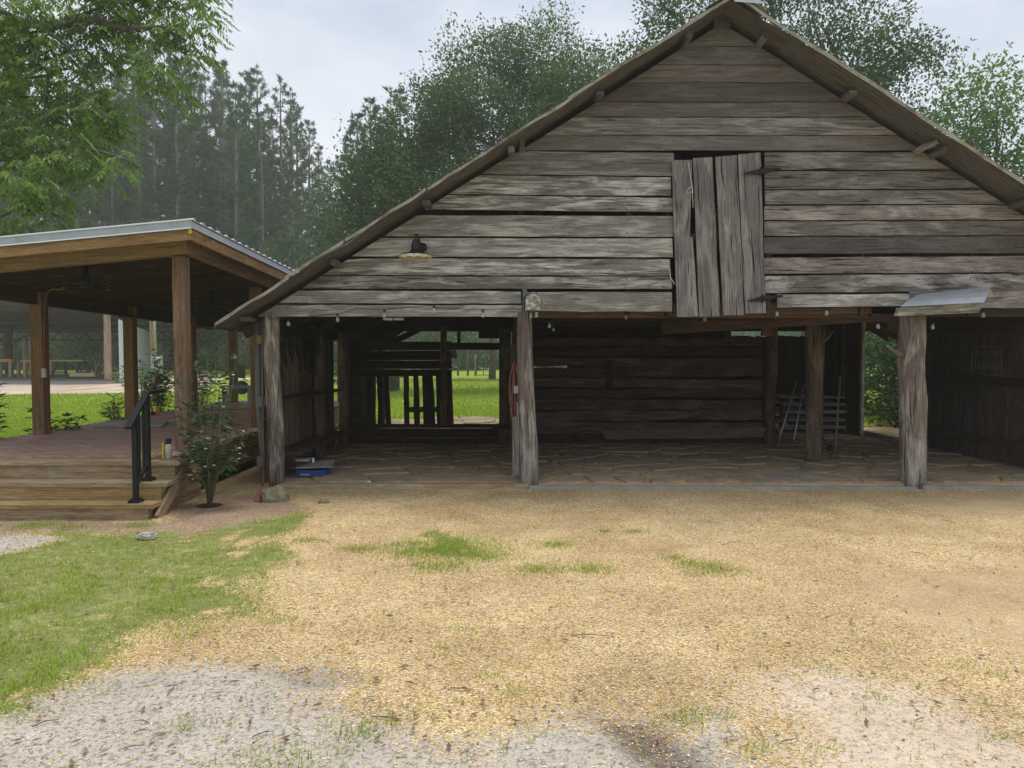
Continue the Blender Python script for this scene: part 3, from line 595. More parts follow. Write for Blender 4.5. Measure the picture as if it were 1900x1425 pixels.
# roof sheets: corrugated, three courses a side
def roof_sheet(side, s0, s1, y0, y1, lift, mat, wav=.012):
    m = MB(); n = 20; k = max(2, int((s1-s0)/.35)); cs, sn = 1/math.hypot(1, SL), SL/math.hypot(1, SL); rows = []; sd = rnd.random()*50
    for i in range(n+1):
        y = y0+(y1-y0)*i/n; row = []
        for j in range(k+1):
            s = s0+(s1-s0)*j/k; w = (.009 if i % 2 else -.009)
            ed = (y0 < EDGE+.1)*math.exp(-(y-y0)*6)*(noise.noise((s*1.7, sd, side))*wav*3)
            x = RX+side*s*cs; z = RZ+.045-s*sn+lift+w+ed; row.append(V(x+side*sn*0, y-ed*.6, z))
        rows.append(row)
    for i in range(n):
        for j in range(k):
            a, b, c, d_ = rows[i][j], rows[i+1][j], rows[i+1][j+1], rows[i][j+1]
            m.quad(*((a, b, c, d_) if side < 0 else (d_, c, b, a)), uv=[(0, 0)]*4, sm=False)
            t = V(0, 0, -.0025); m.quad(*((d_+t, c+t, b+t, a+t) if side < 0 else (a+t, b+t, c+t, d_+t)), uv=[(0, 0)]*4)
    return m.build('roof_sheet', mat, barn)
EDGE = 8.66
for side in (-1, 1):
    ys = [EDGE+i*.66 for i in range(12)]
    for i, y in enumerate(ys):
        for (s0, s1, l) in ((0, 2.5, .012), (2.4, 4.8, .004), (4.7, 6.84, -.004)):
            roof_sheet(side, s0, s1+rnd.uniform(0, .04), y+(rnd.uniform(-.03, .03) if i == 0 else 0), y+.7333, l+i*.0002, rusty)
    # bent front lips of the sheets: pale oxidised edge seen from the yard
    for (s0, s1) in [(0.02, 1.1), (1.05, 2.15), (2.1, 3.3), (3.27, 4.0), (4.03, 5.1), (5.12, 5.9), (5.85, 6.84)]:
        m = MB(); n = 10; cs, sn = 1/math.hypot(1, SL), SL/math.hypot(1, SL); dz = rnd.uniform(-.012, .01); pr = None; hgt = rnd.uniform(.03, .045); sd = rnd.random()*40
        for i in range(n+1):
            s = s0+(s1-s0)*i/n; e = noise.noise((s*2.5, sd, 0))*.022; e2 = noise.noise((s*5, sd, 4))*.014
            top = V(RX+side*s*cs, EDGE-.035+e*.5, RZ+.075-s*sn+dz+e); bo = top+V(0, .012+e2, -hgt+e2)
            c = (top, bo, top+V(0, .05, .004))
            if pr:
                for a, b, c2, d_ in ((pr[0], c[0], c[1], pr[1]), (pr[2], c[2], c[0], pr[0])): m.quad(a, b, c2, d_, uv=[(0, 0)]*4); m.quad(d_+V(0, .003, 0), c2+V(0, .003, 0), b+V(0, .003, 0), a+V(0, .003, 0), uv=[(0, 0)]*4)
            pr = c
        m.build('roof_edge', rusty_edge, barn)
    # purlins poking out under the sheets
    for k, s in enumerate((.5, 1.7, 2.9, 4.05, 5.3, 6.55)):
        cs, sn = 1/math.hypot(1, SL), SL/math.hypot(1, SL); x = RX+side*s*cs; z = RZ-.03-s*sn
        if k % 2: MB().beam((x, EDGE+.12+rnd.uniform(0, .12), z), (x, 16, z), .09, .05).build('purlin', dark_wood, barn)
        else: log('purlin', V(x, EDGE+.14, z-.015), V(x, 16, z-.015), .04, .042, dark_wood, barn, n=8, rings=6)
    for y in (9.25, 10.6, 12, 13.4, 14.8, 15.9):
        s = 6.7; x = RX+side*s/math.hypot(1, SL); MB().beam((RX, y, RZ-.12), (x, y, zr(x)-.12), .05, .11).build('rafter', inner_wood, barn)
# ridge flashing
m = MB(); pts = [(-.3, -.175), (-.15, -.085), (-.04, -.012), (.04, -.012), (.17, -.095), (.36, -.21)]
for (a, b) in zip(pts[:-1], pts[1:]):
    for yy0, yy1 in ((EDGE-.06, EDGE+.6), (EDGE+.6, 16)):
        A = V(RX+a[0], yy0, RZ+.095+a[1]*1.0); B = V(RX+b[0], yy0, RZ+.095+b[1]); m.quad(A, B, B+V(0, yy1-yy0, 0), A+V(0, yy1-yy0, 0), uv=[(0, 0)]*4)
m.quad(V(RX+.0, EDGE-.065, RZ+.09), V(RX-.0, EDGE-.065, RZ-.03), V(RX+.33, EDGE-.065, RZ-.055), V(RX+.34, EDGE-.065, RZ-.075+.03), uv=[(0, 0)]*4)
m.quad(V(RX+.0, EDGE-.066, RZ+.10), V(RX-.0, EDGE-.066, RZ+.0), V(RX+.33, EDGE-.066, RZ-.04), V(RX+.2, EDGE-.066, RZ+.02), uv=[(0, 0)]*4)
m.build('ridge_flashing', tin, barn)
log('outrigger', at(968, 283, 8.98), at(968, 256, 8.98), .035, .03, gray_wood, barn, n=8, rings=3)
log('outrigger', at(1697, 284, 9.03), at(1741, 261, 8.85), .042, .035, gray_wood, barn, n=8, rings=4)
# side walls of the left bay
def vwall(x, y0, y1, z0, z1, mat, w=.2, gap=.006, nx=1, skip=()):
    y = y0; i = 0
    while y < y1-.02:
        ww = min(w*rnd.uniform(.8, 1.2), y1-y)
        if i not in skip:
            zt = z1(y) if callable(z1) else z1
            qboard('wall_board', [V(x, y+gap, z0), V(x, y+gap, zt), V(x, y+ww-gap, zt), V(x, y+ww-gap, z0)], .02, mat, barn, nrm=V(nx, 0, 0), wob=.004, n=6)
        y += ww; i += 1
vwall(-2.99, 9.12, 12.75, .05, 1.96, tan_side, nx=1, gap=.002)
vwall(-2.99, 13.2, 16, .05, 1.9, inner_wood, nx=1)
MB().box((-2.93, 10.9, 1.88), (.06, 3.6, .12)).build('wall_plate', inner_wood, barn)
MB().box((-2.8, 10.7, 1.03), (.3, 2.4, .03)).build('wall_shelf', inner_wood, barn)
MB().box((-2.75, 10.6, .37), (.36, 2.6, .04)).build('wall_shelf', inner_wood, barn)
# divider between left and middle bay (short boards seen end on)
for i, z in enumerate([.12, .34, .56, .78, 1.0, 1.22, 1.44, 1.66, 1.88]):
    e = [0, .03, .12, .02, .15, .05, .1, .0, .02][i]
    qboard('divider_board', [V(.06, 9.42+e, z+.2), V(.06, 13, z+.2), V(.06, 13, z), V(.06, 9.42+e, z)], .022, gray_pale if i in (1, 3) else inner_wood, barn, nrm=V(1, 0, 0), n=8)
qboard('divider_board', [at(948, 800, 9.45), at(948, 640, 9.45), at(958, 640, 9.45), at(958, 845, 9.45)], .02, inner_wood, barn, nrm=V(0, 1, 0), n=4)
qboard('divider_board', [at(951, 878, 9.3), at(951, 775, 9.3), at(966, 775, 9.3), at(966, 880, 9.3)], .02, gray_pale, barn, nrm=V(0, 1, 0), n=6, rag=.05)
# middle crib wall
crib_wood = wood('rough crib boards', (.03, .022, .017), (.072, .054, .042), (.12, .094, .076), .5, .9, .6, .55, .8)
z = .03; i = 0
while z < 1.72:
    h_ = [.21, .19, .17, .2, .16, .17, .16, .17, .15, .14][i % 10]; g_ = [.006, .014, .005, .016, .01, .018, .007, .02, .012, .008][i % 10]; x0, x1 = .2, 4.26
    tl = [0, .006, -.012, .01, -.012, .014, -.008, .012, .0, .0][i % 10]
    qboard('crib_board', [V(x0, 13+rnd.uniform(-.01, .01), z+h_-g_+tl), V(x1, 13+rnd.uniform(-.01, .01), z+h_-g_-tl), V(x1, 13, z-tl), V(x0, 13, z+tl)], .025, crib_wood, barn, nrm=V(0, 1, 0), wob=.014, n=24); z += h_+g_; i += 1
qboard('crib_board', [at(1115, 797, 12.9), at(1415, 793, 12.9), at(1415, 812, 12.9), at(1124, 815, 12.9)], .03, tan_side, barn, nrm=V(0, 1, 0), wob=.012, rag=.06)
pxboard('crib_upright', 1128, 668, 1137, 722, 12.9, .04, inner_wood, barn, vert=True)
for y in np.arange(13.1, 15.7, .25): MB().box((4.3, y, .95), (.03, .235, 1.85)).build('crib_board', inner_wood, barn)
# back wall of the left bay, boards and slats as light holes show them
BY = 13.0
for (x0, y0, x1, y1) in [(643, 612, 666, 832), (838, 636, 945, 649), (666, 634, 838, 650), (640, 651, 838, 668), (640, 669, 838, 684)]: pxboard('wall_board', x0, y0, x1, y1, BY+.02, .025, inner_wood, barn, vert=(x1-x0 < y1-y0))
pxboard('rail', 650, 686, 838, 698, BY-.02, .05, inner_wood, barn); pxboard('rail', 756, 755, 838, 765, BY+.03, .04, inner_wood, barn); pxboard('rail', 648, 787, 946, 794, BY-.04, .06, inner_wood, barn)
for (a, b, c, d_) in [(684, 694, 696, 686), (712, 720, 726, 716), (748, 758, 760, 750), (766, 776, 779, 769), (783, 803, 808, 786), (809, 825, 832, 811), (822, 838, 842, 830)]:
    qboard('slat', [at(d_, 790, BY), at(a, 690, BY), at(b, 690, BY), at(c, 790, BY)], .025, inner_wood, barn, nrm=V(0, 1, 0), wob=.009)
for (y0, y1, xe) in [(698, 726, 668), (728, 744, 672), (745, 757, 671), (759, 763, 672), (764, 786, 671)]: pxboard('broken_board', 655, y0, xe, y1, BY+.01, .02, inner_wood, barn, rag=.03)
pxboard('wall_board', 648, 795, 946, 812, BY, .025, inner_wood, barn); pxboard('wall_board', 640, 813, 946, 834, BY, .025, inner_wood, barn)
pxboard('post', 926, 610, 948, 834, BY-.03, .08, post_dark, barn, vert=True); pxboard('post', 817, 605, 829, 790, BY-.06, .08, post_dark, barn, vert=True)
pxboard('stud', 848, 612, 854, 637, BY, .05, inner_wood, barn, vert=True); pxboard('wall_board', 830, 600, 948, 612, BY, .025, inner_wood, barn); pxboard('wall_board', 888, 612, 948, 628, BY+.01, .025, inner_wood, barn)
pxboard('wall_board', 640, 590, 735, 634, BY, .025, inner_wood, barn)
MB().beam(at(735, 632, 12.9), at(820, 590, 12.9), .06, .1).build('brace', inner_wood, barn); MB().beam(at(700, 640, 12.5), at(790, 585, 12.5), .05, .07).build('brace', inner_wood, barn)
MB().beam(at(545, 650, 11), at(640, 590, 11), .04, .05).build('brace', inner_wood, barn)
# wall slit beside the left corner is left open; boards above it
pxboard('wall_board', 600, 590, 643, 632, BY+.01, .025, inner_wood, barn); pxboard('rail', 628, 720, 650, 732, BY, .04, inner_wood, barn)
# right side wall with light slits, and back of the right bay
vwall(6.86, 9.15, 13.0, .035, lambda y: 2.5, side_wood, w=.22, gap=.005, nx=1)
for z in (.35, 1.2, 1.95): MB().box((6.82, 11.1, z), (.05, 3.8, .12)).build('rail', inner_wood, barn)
for y in (14.2,): MB().box((6.5, y, 1.3), (.05, .09, 2.4)).build('door_jamb', gray_pale, barn)
vwall(6.5, 14.24, 15.9, .05, lambda y: 2.4, inner_wood, w=.25)
x = 4.4
while x < 6.5: 
    w_ = rnd.uniform(.18, .26); qboard('wall_board', [V(x, 15.85, .05), V(x, 15.85, 1.96), V(x+w_-.006, 15.85, 1.96-rnd.random()*.06), V(x+w_-.006, 15.85, .05)], .022, inner_wood, barn, nrm=V(0, 1, 0), n=5); x += w_
MB().box((6.6, 13.6, .1), (.06, 1.3, .1)).build('door_sill', gray_pale, barn)
# back gable and crib back
for i in range(16):
    z0 = 2.1+i*.21; a, b = max(xl(z0+.2), -2.9), min(xr(z0+.2), 7.9)
    yb = 15.95+(i % 2)*.03; z0 -= .05
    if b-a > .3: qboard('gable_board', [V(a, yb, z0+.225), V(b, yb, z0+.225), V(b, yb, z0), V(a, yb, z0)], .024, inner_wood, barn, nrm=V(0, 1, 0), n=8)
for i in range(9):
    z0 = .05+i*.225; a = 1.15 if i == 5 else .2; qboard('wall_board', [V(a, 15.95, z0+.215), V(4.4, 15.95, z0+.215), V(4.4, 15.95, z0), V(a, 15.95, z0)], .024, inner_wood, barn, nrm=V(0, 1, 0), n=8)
for sd_ in (-1, 1):  # boards added inside the back roofline to block streaks of sky
    for k_ in range(3):
        xa, xb = RX+sd_*k_*1.78, RX+sd_*(k_+1)*1.78; qboard('added_rake_board', [V(xa, 15.90, zr(xa)+.03), V(xb, 15.90, zr(xb)+.03), V(xb, 15.90, zr(xb)-.32), V(xa, 15.90, zr(xa)-.32)], .03, inner_wood, barn, nrm=V(0, 1, 0), n=3, wob=.002)
# loft floor and beams
for i in range(34):
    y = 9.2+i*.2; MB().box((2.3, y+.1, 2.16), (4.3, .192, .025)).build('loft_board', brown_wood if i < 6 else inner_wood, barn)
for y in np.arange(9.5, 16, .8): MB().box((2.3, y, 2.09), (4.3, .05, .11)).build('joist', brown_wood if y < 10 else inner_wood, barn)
MB().beam(at(1668, 578, 9.32), at(1230, 607, 11.4), .06, .21).build('plate_beam', brown_wood, barn)
MB().beam(at(1668, 571, 9.22), at(1248, 574, 9.22), .08, .14).build('header_beam', brown_wood, barn)
MB().box((-1.4, 9.22, 2.12), (3.0, .08, .14)).build('header_beam', inner_wood, barn); MB().box((5.6, 9.22, 2.1), (2.6, .08, .13)).build('header_beam', inner_wood, barn)
MB().box(at(1423, 613, 11.2), (.15, .09, .16)).build('block', brown_wood, barn)
for x in (720, 740): MB().box(at(x, 592, 9.1), (.11, .03, .03)).build('block', gray_pale, barn)
# front sill: timber on the left, grey edging on the right
MB().beam(at(520, 903, 9.02), at(981, 902.5, 9.02), .09, .075).build('sill', new_pine if False else step_wood, barn)
for (a, b) in ((982, 1706), (1707, 2300)): MB().beam(at(a, 906, 8.99), at(b, 908 if a < 1500 else 910, 8.99), .05, .07).build('edging_board', vinyl, barn)
# canopy over the third post: tin ridge piece on a bracket board
can = thing('tin_canopy', 'short curved galvanised tin canopy on a rough board above the thick right hand post', 'canopy', at(1700, 590, 9.0))
qboard('bracket_board', [at(1669, 571, 8.85), at(1822, 562, 8.75), at(1815, 580, 8.75), at(1669, 586, 8.85)], .08, gray_pale, can, nrm=V(0, 1, 0), rag=.03)
m = MB(); A, B = at(1671, 569, 8.78), at(1826, 561, 8.68); tp0, tp1 = at(1700, 549, 9.0), at(1838, 533, 8.9); bk = at(1848, 558, 9.06)
prof = [0, .12, .3, .6, .85, 1]
rows = []
for k, t in enumerate(prof):
    e = math.sin(t*math.pi)*.018; rows.append((A.lerp(tp0, t)+V(0, -e, e), B.lerp(tp1, t)+V(0, -e, e)))
rows.append((tp0+V(0, .03, .012), tp1+V(.01, .03, .012)))
for t in (.35, .7, 1): rows.append((tp0.lerp(at(1705, 572, 9.07), t)+V(0, .03, .03*(1-t)), tp1.lerp(bk, t)+V(.02*math.sin(t*3.1), .05, .03*math.sin(t*3.1))))
for r0, r1 in zip(rows[:-1], rows[1:]):
    for i in range(8):
        t0, t1 = i/8, (i+1)/8; w0 = .004*noise.noise((i, 1, 1)); a, b, c, d_ = r0[0].lerp(r0[1], t0), r0[0].lerp(r0[1], t1), r1[0].lerp(r1[1], t1), r1[0].lerp(r1[1], t0)
        m.quad(a, b, c, d_, uv=[(0, 0)]*4, sm=True); e = V(0, .003, -.003); m.quad(d_+e, c+e, b+e, a+e, uv=[(0, 0)]*4, sm=True)
m.build('tin_sheet', tin, can)
# ------------------------------------------------------------------ flagstone floor
def flagmat():
    m = M('flagstone'); o = m.n('ShaderNodeTexCoord').outputs['Object']; r_ = m.n('ShaderNodeObjectInfo').outputs['Random']
    q = m.noise(o, 3, 5, .65); f = m.noise(o, 30, 5, .7)
    c = m.ramp(r_, [(0, (.22, .195, .155)), (.3, (.30, .25, .175)), (.5, (.20, .205, .185)), (.8, (.35, .275, .18)), (1, (.24, .22, .175))])
    c = m.mix(m.ramp(q, [(.4, 0), (.62, .8)]), c, (.44, .32, .18)); c = m.mix(1, c, m.ramp(f, [(.3, .75), (.7, 1.2)]), 'MULTIPLY')
    return m.fin(c, .92, m.bump(m.math('ADD', q, m.math('MULTIPLY', f, .4)), .5, .02), spec=.1)
flag = flagmat(); joint = sandy('sandy floor joints', (.33, .22, .11), (.60, .43, .23), 4)
m = MB(); zt = .045
for (x0, x1, y0, y1) in [(-2.95, 6.9, 9.06, 15.9), (-2.95, .4, 15.9, 18.0), (6.9, 7.2, 13.1, 14.2)]: m.box(((x0+x1)/2, (y0+y1)/2, zt-.04), (x1-x0, y1-y0, .08))
floor = m.build('barn_floor', joint); tag(floor, kind='structure')
def clip(poly, p, nrm):
    out = []; n = len(poly)
    for i in range(n):
        a, b = poly[i], poly[(i+1) % n]; da, db = (a[0]-p[0])*nrm[0]+(a[1]-p[1])*nrm[1], (b[0]-p[0])*nrm[0]+(b[1]-p[1])*nrm[1]
        if da <= 0: out.append(a)
        if da*db < 0: t = da/(da-db); out.append((a[0]+(b[0]-a[0])*t, a[1]+(b[1]-a[1])*t))
    return out
sites = []
for (x0, x1, y0, y1, n) in [(-2.9, 6.8, 9.1, 13.0, 150), (4.4, 6.5, 13.0, 15.8, 20), (-2.9, .3, 13.1, 17.95, 34)]:
    k = 0; tries = 0
    while k < n and tries < 6000:
        tries += 1; p = (rnd.uniform(x0, x1), rnd.uniform(y0, y1)); md = rnd.choice((.26, .42, .5, .6))
        if all((p[0]-q[0])**2+(p[1]-q[1])**2*1.2 > (.5*(md+q[2]))**2 for q in sites): sites.append((*p, md)); k += 1
for s in sites:
    x, y, md = s; poly = [(x-.55, y-.5), (x+.55, y-.5), (x+.55, y+.5), (x-.55, y+.5)]
    for q in sites:
        if q is s: continue
        dx, dy = q[0]-x, q[1]-y; dd = math.hypot(dx, dy)
        if dd < 1.8:
            t = .5+.12*(md-q[2])/max(dd, .1); t = min(max(t, .3), .7); n_ = (dx/dd, dy/dd); poly = clip(poly, (x+dx*t-n_[0]*.024, y+dy*t-n_[1]*.024), n_)
            if len(poly) < 3: break
    for p, n_ in (((0, 9.09), (0, -1)), ((-2.93, 0), (-1, 0)), ((6.83, 0), (1, 0))): poly = clip(poly, p, n_) if len(poly) > 2 else poly
    if len(poly) < 3: continue
    pts = []
    for i in range(len(poly)):
        a, b = poly[i], poly[(i+1) % len(poly)]; l = math.hypot(b[0]-a[0], b[1]-a[1]); pts.append((a[0]*.9+b[0]*.1, a[1]*.9+b[1]*.1))
        if l > .15:
            for t in (.35, .68): o_ = rnd.uniform(-.02, .015); pts.append((a[0]+(b[0]-a[0])*t+(b[1]-a[1])/l*o_, a[1]+(b[1]-a[1])*t-(b[0]-a[0])/l*o_))
    h_ = .014+rnd.uniform(0, .014); m = MB(); n = len(pts); tx_, ty_ = rnd.uniform(-.012, .012), rnd.uniform(-.012, .012)
    top = [(p[0]*.985+x*.015, p[1]*.985+y*.015, zt+h_+(p[0]-x)*tx_+(p[1]-y)*ty_) for p in pts]; bot = [(p[0], p[1], zt-.004) for p in pts]
    m.v = top+bot; m.f = [tuple(range(n))]+[(i, n+i, n+(i+1) % n, (i+1) % n) for i in range(n)]; m.uv = [(0, 0)]*(n+4*n); m.sm = [False]*(n+1)
    m.build('flagstone', flag, floor)
# ------------------------------------------------------------------ barn things
lamp = thing('barn_lamp', 'black gooseneck barn lamp with scalloped cream shade on the left gable boards', 'lamp', at(773, 462, 9.05))
c = at(771, 479, 8.72)
m = MB(); n = 40
for (r_, z_) in ((.178, 0), (.17, .034), (.06, .05)): 
    for k in range(n): 
        a = 6.28318*k/n; rr = r_*(1+(.05*math.cos(a*10) if r_ > .1 else 0)); m.v.append((c.x+rr*math.cos(a), c.y+rr*math.sin(a), c.z+z_+(.006*math.cos(a*10) if z_ < .01 else 0)))
for i in range(2):
    for k in range(n): m.f.append((i*n+k, i*n+(k+1) % n, (i+1)*n+(k+1) % n, (i+1)*n+k)); m.uv += [(0, 0)]*4; m.sm.append(True)
m.build('shade', enamel, lamp)
MB().lathe(c+V(0, 0, .012), [(.168, .034), (.12, .046), (.07, .058), (.055, .07), (.062, .07), (.05, .1), (.052, .13), (.04, .14), (.042, .17), (.03, .19), (.02, .2)]).build('socket_housing', black_metal, lamp)
MB().tube([c+V(0, 0, .2), c+V(0, .02, .27), c+V(.005, .1, .285), c+V(.02, .2, .22), c+V(.05, .3, .14)], .011, 8).build('gooseneck', black_metal, lamp)
MB().lathe(at(784, 459, 9.06), [(.0, .03), (.05, .025), (.055, 0)], 14, 'y').build('wall_plate', black_metal, lamp)
bell = thing('tin_box', 'peeling pale green tin box with wire handle hung on the middle post', 'box', at(987, 575, 8.9))
y0 = 8.82; f = [at(a, b, y0) for a, b in ((975, 575), (1001, 575), (1002, 550), (998, 548), (986, 545), (976, 550))]; bk = [at(a, b, 8.97) for a, b in ((982, 576), (1008, 573), (1007, 557), (1002, 549), (990, 546), (982, 551))]
m = MB(); m.v = [tuple(p) for p in f+bk]; k = len(f); m.f = [tuple(range(k))]+[tuple(range(2*k-1, k-1, -1))]+[(i, k+i, k+(i+1) % k, (i+1) % k) for i in range(k)]; m.uv = [(0, 0)]*(2*k+4*k); m.sm = [False]*(k+2); m.build('box_body', peeling, bell)
MB().tube([at(973, 575, 8.84), at(973, 553, 8.84), at(977, 548, 8.84)], .005, 6).tube([at(967, 560, 9.0), at(975, 549, 8.86), at(986, 541, 8.84), at(995, 542, 8.84), at(998, 548, 8.84)], .004, 6).build('wire_handle', black_metal, bell)
MB().box(at(995, 584, 8.86), (.035, .02, .055)).build('hanging_tag', peeling, bell); MB().box(at(985, 586, 8.88), (.025, .02, .06)).build('hanging_tag', pallet_wood, bell)
pxboard('post_cap_strap', 970, 536, 978, 592, 9.04, .02, pvc, barn, vert=True)
# string lights
def string(label, hooks, bulbs, drop=12):
    root = thing('string_lights', label, 'string lights', at(hooks[0][0], hooks[0][1], hooks[0][2]), 'strings of clear bulbs under the barn front')
    allp = sorted(hooks+[(x, y-drop, Y) for x, y, Y in bulbs]); m = MB()
    for a, b in zip(allp[:-1], allp[1:]):
        A, B = at(*a), at(*b); m.tube([A, A.lerp(B, .33)-V(0, 0, .006), A.lerp(B, .66)-V(0, 0, .006), B], .0032, 5, uo=1)
    m.build('cable', black_metal, root)
    for (x, y, Y) in bulbs:
        c = at(x, y-drop, Y); tl = V(rnd.uniform(-.012, .012), 0, 0)
        b_ = MB().lathe(c+V(0, 0, -.085)+tl, [(0, -.012), (.016, -.008), (.021, .006), (.02, .02), (.014, .04), (.011, .05)], 12).build('bulb', bulb_glass, root)
        MB().tube([c, c+tl-V(0, 0, .038)], .0125, 8).build('socket', black_metal, b_)
string('string of clear bulbs sagging across the left bay of the barn', [(500, 590, 8.98), (661, 571, 9.0), (806, 570, 9.0), (950, 571, 9.0), (972, 575, 8.95)], [(535, 602, 9.0), (626, 594, 9.0), (713, 586, 9.0), (805, 578, 9.0), (896, 586, 9.0)])
string('string of clear bulbs hanging in the dark middle bay of the barn', [(985, 590, 9.15), (1075, 582, 9.3), (1240, 588, 9.3), (1300, 590, 9.3)], [(1018, 606, 9.3), (1028, 614, 10.2), (1163, 590, 9.4), (1309, 594, 9.3)])
string('string of clear bulbs hung either side of the thick right hand post', [(1400, 572, 9.1), (1540, 574, 9.1), (1668, 601, 9.1), (1760, 598, 9.1), (1880, 578, 9.1), (1960, 582, 9.1)], [(1443, 584, 9.1), (1534, 582, 9.0), (1630, 607, 9.0), (1730, 608, 9.0), (1823, 586, 9.0)])
# storage box
bx = thing('storage_box', 'blue plastic storage box with grey board lid by the left barn post', 'box', at(582, 890, 9.55))
c0 = at(582, 880, 9.62)-V(0, 0, .01); MB().box(c0, (.375, .27, .165)).build('box_body', blue, bx); MB().box(c0+V(.02, -.137, .0), (.345, .012, .02)).build('box_rim', blue, bx)
MB().box(c0+V(-.07, -.139, .03), (.12, .004, .012)).box(c0+V(-.07, -.139, .008), (.11, .004, .012)).build('label_stripes', meterm, bx)
qb = qboard('lid_board', [at(547, 861, 9.9), at(622, 855, 9.9), at(615, 868, 9.45), at(549, 870, 9.45)], .018, pallet_wood, bx, nrm=V(0, 0, 1)); 
tag(MB().box(at(563, 857, 9.75)+V(0, 0, .03), (.16, .14, .035)).build('plastic_tray', whitem if False else meterm), 'clear shallow plastic tray on the blue box lid', 'tray')
tag(MB().lathe(at(581, 858, 9.7), [(.015, 0), (.015, .05), (.008, .06), (0, .06)], 10).build('small_jar', whitem), 'small white jar standing on the blue box lid', 'jar')
tag(MB().lathe(at(680, 895, 9.2)-V(0, 0, .0), [(.055, 0), (.057, .014), (.05, .02), (0, .021)], 20).build('white_disc', whitem), 'small round white disc lying on the stone floor near the sill', 'disc')
m = MB(); pts = [at(x, y, 9.4) for x, y in ((528, 885), (535, 891), (550, 893), (575, 893), (600, 894))]; 
for p in pts: p.z = .075
m.tube(pts, .009, 8); tag(m.build('garden_hose', green_pl), 'short green garden hose on the stone floor by the left post', 'hose')
# orange hose looped on the divider
m = MB()
for (xs, r_) in (([(953, 672), (946, 700), (945, 735), (950, 765), (953, 800), (956, 770), (955, 720), (953, 680)], .008), ([(956, 674), (961, 700), (960, 740), (952, 762), (950, 740), (953, 690)], .008)):
    m.tube([at(x, y, 9.38) for x, y in xs], r_, 8)
tag(m.build('orange_cord', orange), 'orange extension cord looped on the divider behind the middle post', 'cord')
tag(MB().box(at(957, 723, 9.33), (.05, .03, .09)).build('cord_plug', meterm), 'grey plug end hanging on the orange cord', 'plug')
# tack and wires on the left wall
hn = thing('harness', 'tangle of dark harness straps hanging on the left bay wall', 'harness', at(545, 640, 10))
for i in range(20):
    x0 = 515+i*4.4+rnd.uniform(-3, 3); Yd = 9.5+i*.09; y0, dpt = rnd.uniform(620, 640), rnd.uniform(25, 75); w_ = rnd.uniform(-9, 9)
    Yd = -2.86*F/(x0-CX) if x0 < 600 else 11.6
    A = at(x0, y0, Yd-.1); m = MB(); m.tube([A, A+V(.01, 0, -dpt*.0035), A+V(.03, w_*.006, -dpt*.0067), A+V(.02, w_*.012, -dpt*.004), A+V(0, w_*.014, -.02)], .008, 5); m.build('strap', black_metal, hn)
m = MB().tube([at(478, 600, 9.25), at(480, 740, 9.25), at(489, 850, 9.25), at(489, 893, 9.25)], .04, 10)
pole = tag(m.build('conduit_pipe', pvc), 'grey conduit pipe with two boxes beside the left barn post', 'conduit')
MB().box(at(486, 745, 9.18), (.11, .08, .13)).build('junction_box', pvc, pole); MB().box(at(486, 855, 9.18), (.1, .08, .12)).build('junction_box', pvc, pole)
qboard('corner_board', [at(483, 862, 9.3), at(472, 600, 9.3), at(477, 600, 9.3), at(487, 862, 9.3)], .05, gray_pale, barn, nrm=V(0, 1, 0), wob=.008)
pxboard('block', 476, 622, 488, 638, 9.2, .05, step_wood, barn)
m = MB().tube([gnd(483, 934), at(492, 830, 8.98), at(497, 790, 9.0)], .006, 6).tube([gnd(493, 922), at(495, 860, 9.0), at(500, 775, 9.0)], .006, 6).tube([at(490, 775, 8.98), at(500, 784, 8.96), at(494, 792, 8.98), at(502, 798, 8.96)], .006, 6)
tag(m.build('iron_rods', rust_metal), 'two thin rusty rods leaning against the left barn post', 'rods')
# rock, brick
def rock(name, c, sx, sy, sz, mat, label, cat, seed, rz=0):
    m = MB(); n, k = 14, 9
    for i in range(k+1):
        th = math.pi*i/k
        for j in range(n):
            a = 6.283*j/n; p = V(math.sin(th)*math.cos(a), math.sin(th)*math.sin(a), math.cos(th)); q = 1+.35*noise.noise(p*1.3+V(seed, 0, 0))+.15*noise.noise(p*3+V(seed, 0, 4))
            x_, y_ = p.x*sx*q, p.y*sy*q; m.v.append((c.x+x_*math.cos(rz)-y_*math.sin(rz), c.y+x_*math.sin(rz)+y_*math.cos(rz), c.z+p.z*sz*q))
    for i in range(k):
        for j in range(n): m.f.append((i*n+j, (i+1)*n+j, (i+1)*n+(j+1) % n, i*n+(j+1) % n)); m.uv += [(0, 0)]*4; m.sm.append(False)
    return tag(m.build(name, mat), label, cat)
rockm = plain('mossy rock', (.22, .20, .13), .9, 0, .3, 9, .5)
rock('rock', gnd(507, 932)+V(0, .06, .06), .15, .10, .11, rockm, 'rounded mossy rock leaning at the foot of the left barn post', 'rock', 3, .3)
q = MB(); q.box(gnd(482, 930)+V(0, .04, .05), (.2, .09, .06), r3=(V(0, -.55, .7).to_track_quat('Z', 'X')).to_matrix()); tag(q.build('loose_brick', clay), 'tilted dark red brick beside the mossy rock', 'brick')
rock('stone_chunk', gnd(600, 934)+V(0, 0, .02), .06, .035, .03, rockm, 'small flat grey green stone on the gravel before the left bay', 'stone', 8)
rock('concrete_chunk', gnd(272, 1000)+V(0, 0, .025), .085, .05, .035, plain('pebbly concrete', (.38, .35, .3), .9, 0, .35, 40, .6), 'pebbly concrete chunk in the grass below the steps', 'chunk', 5)
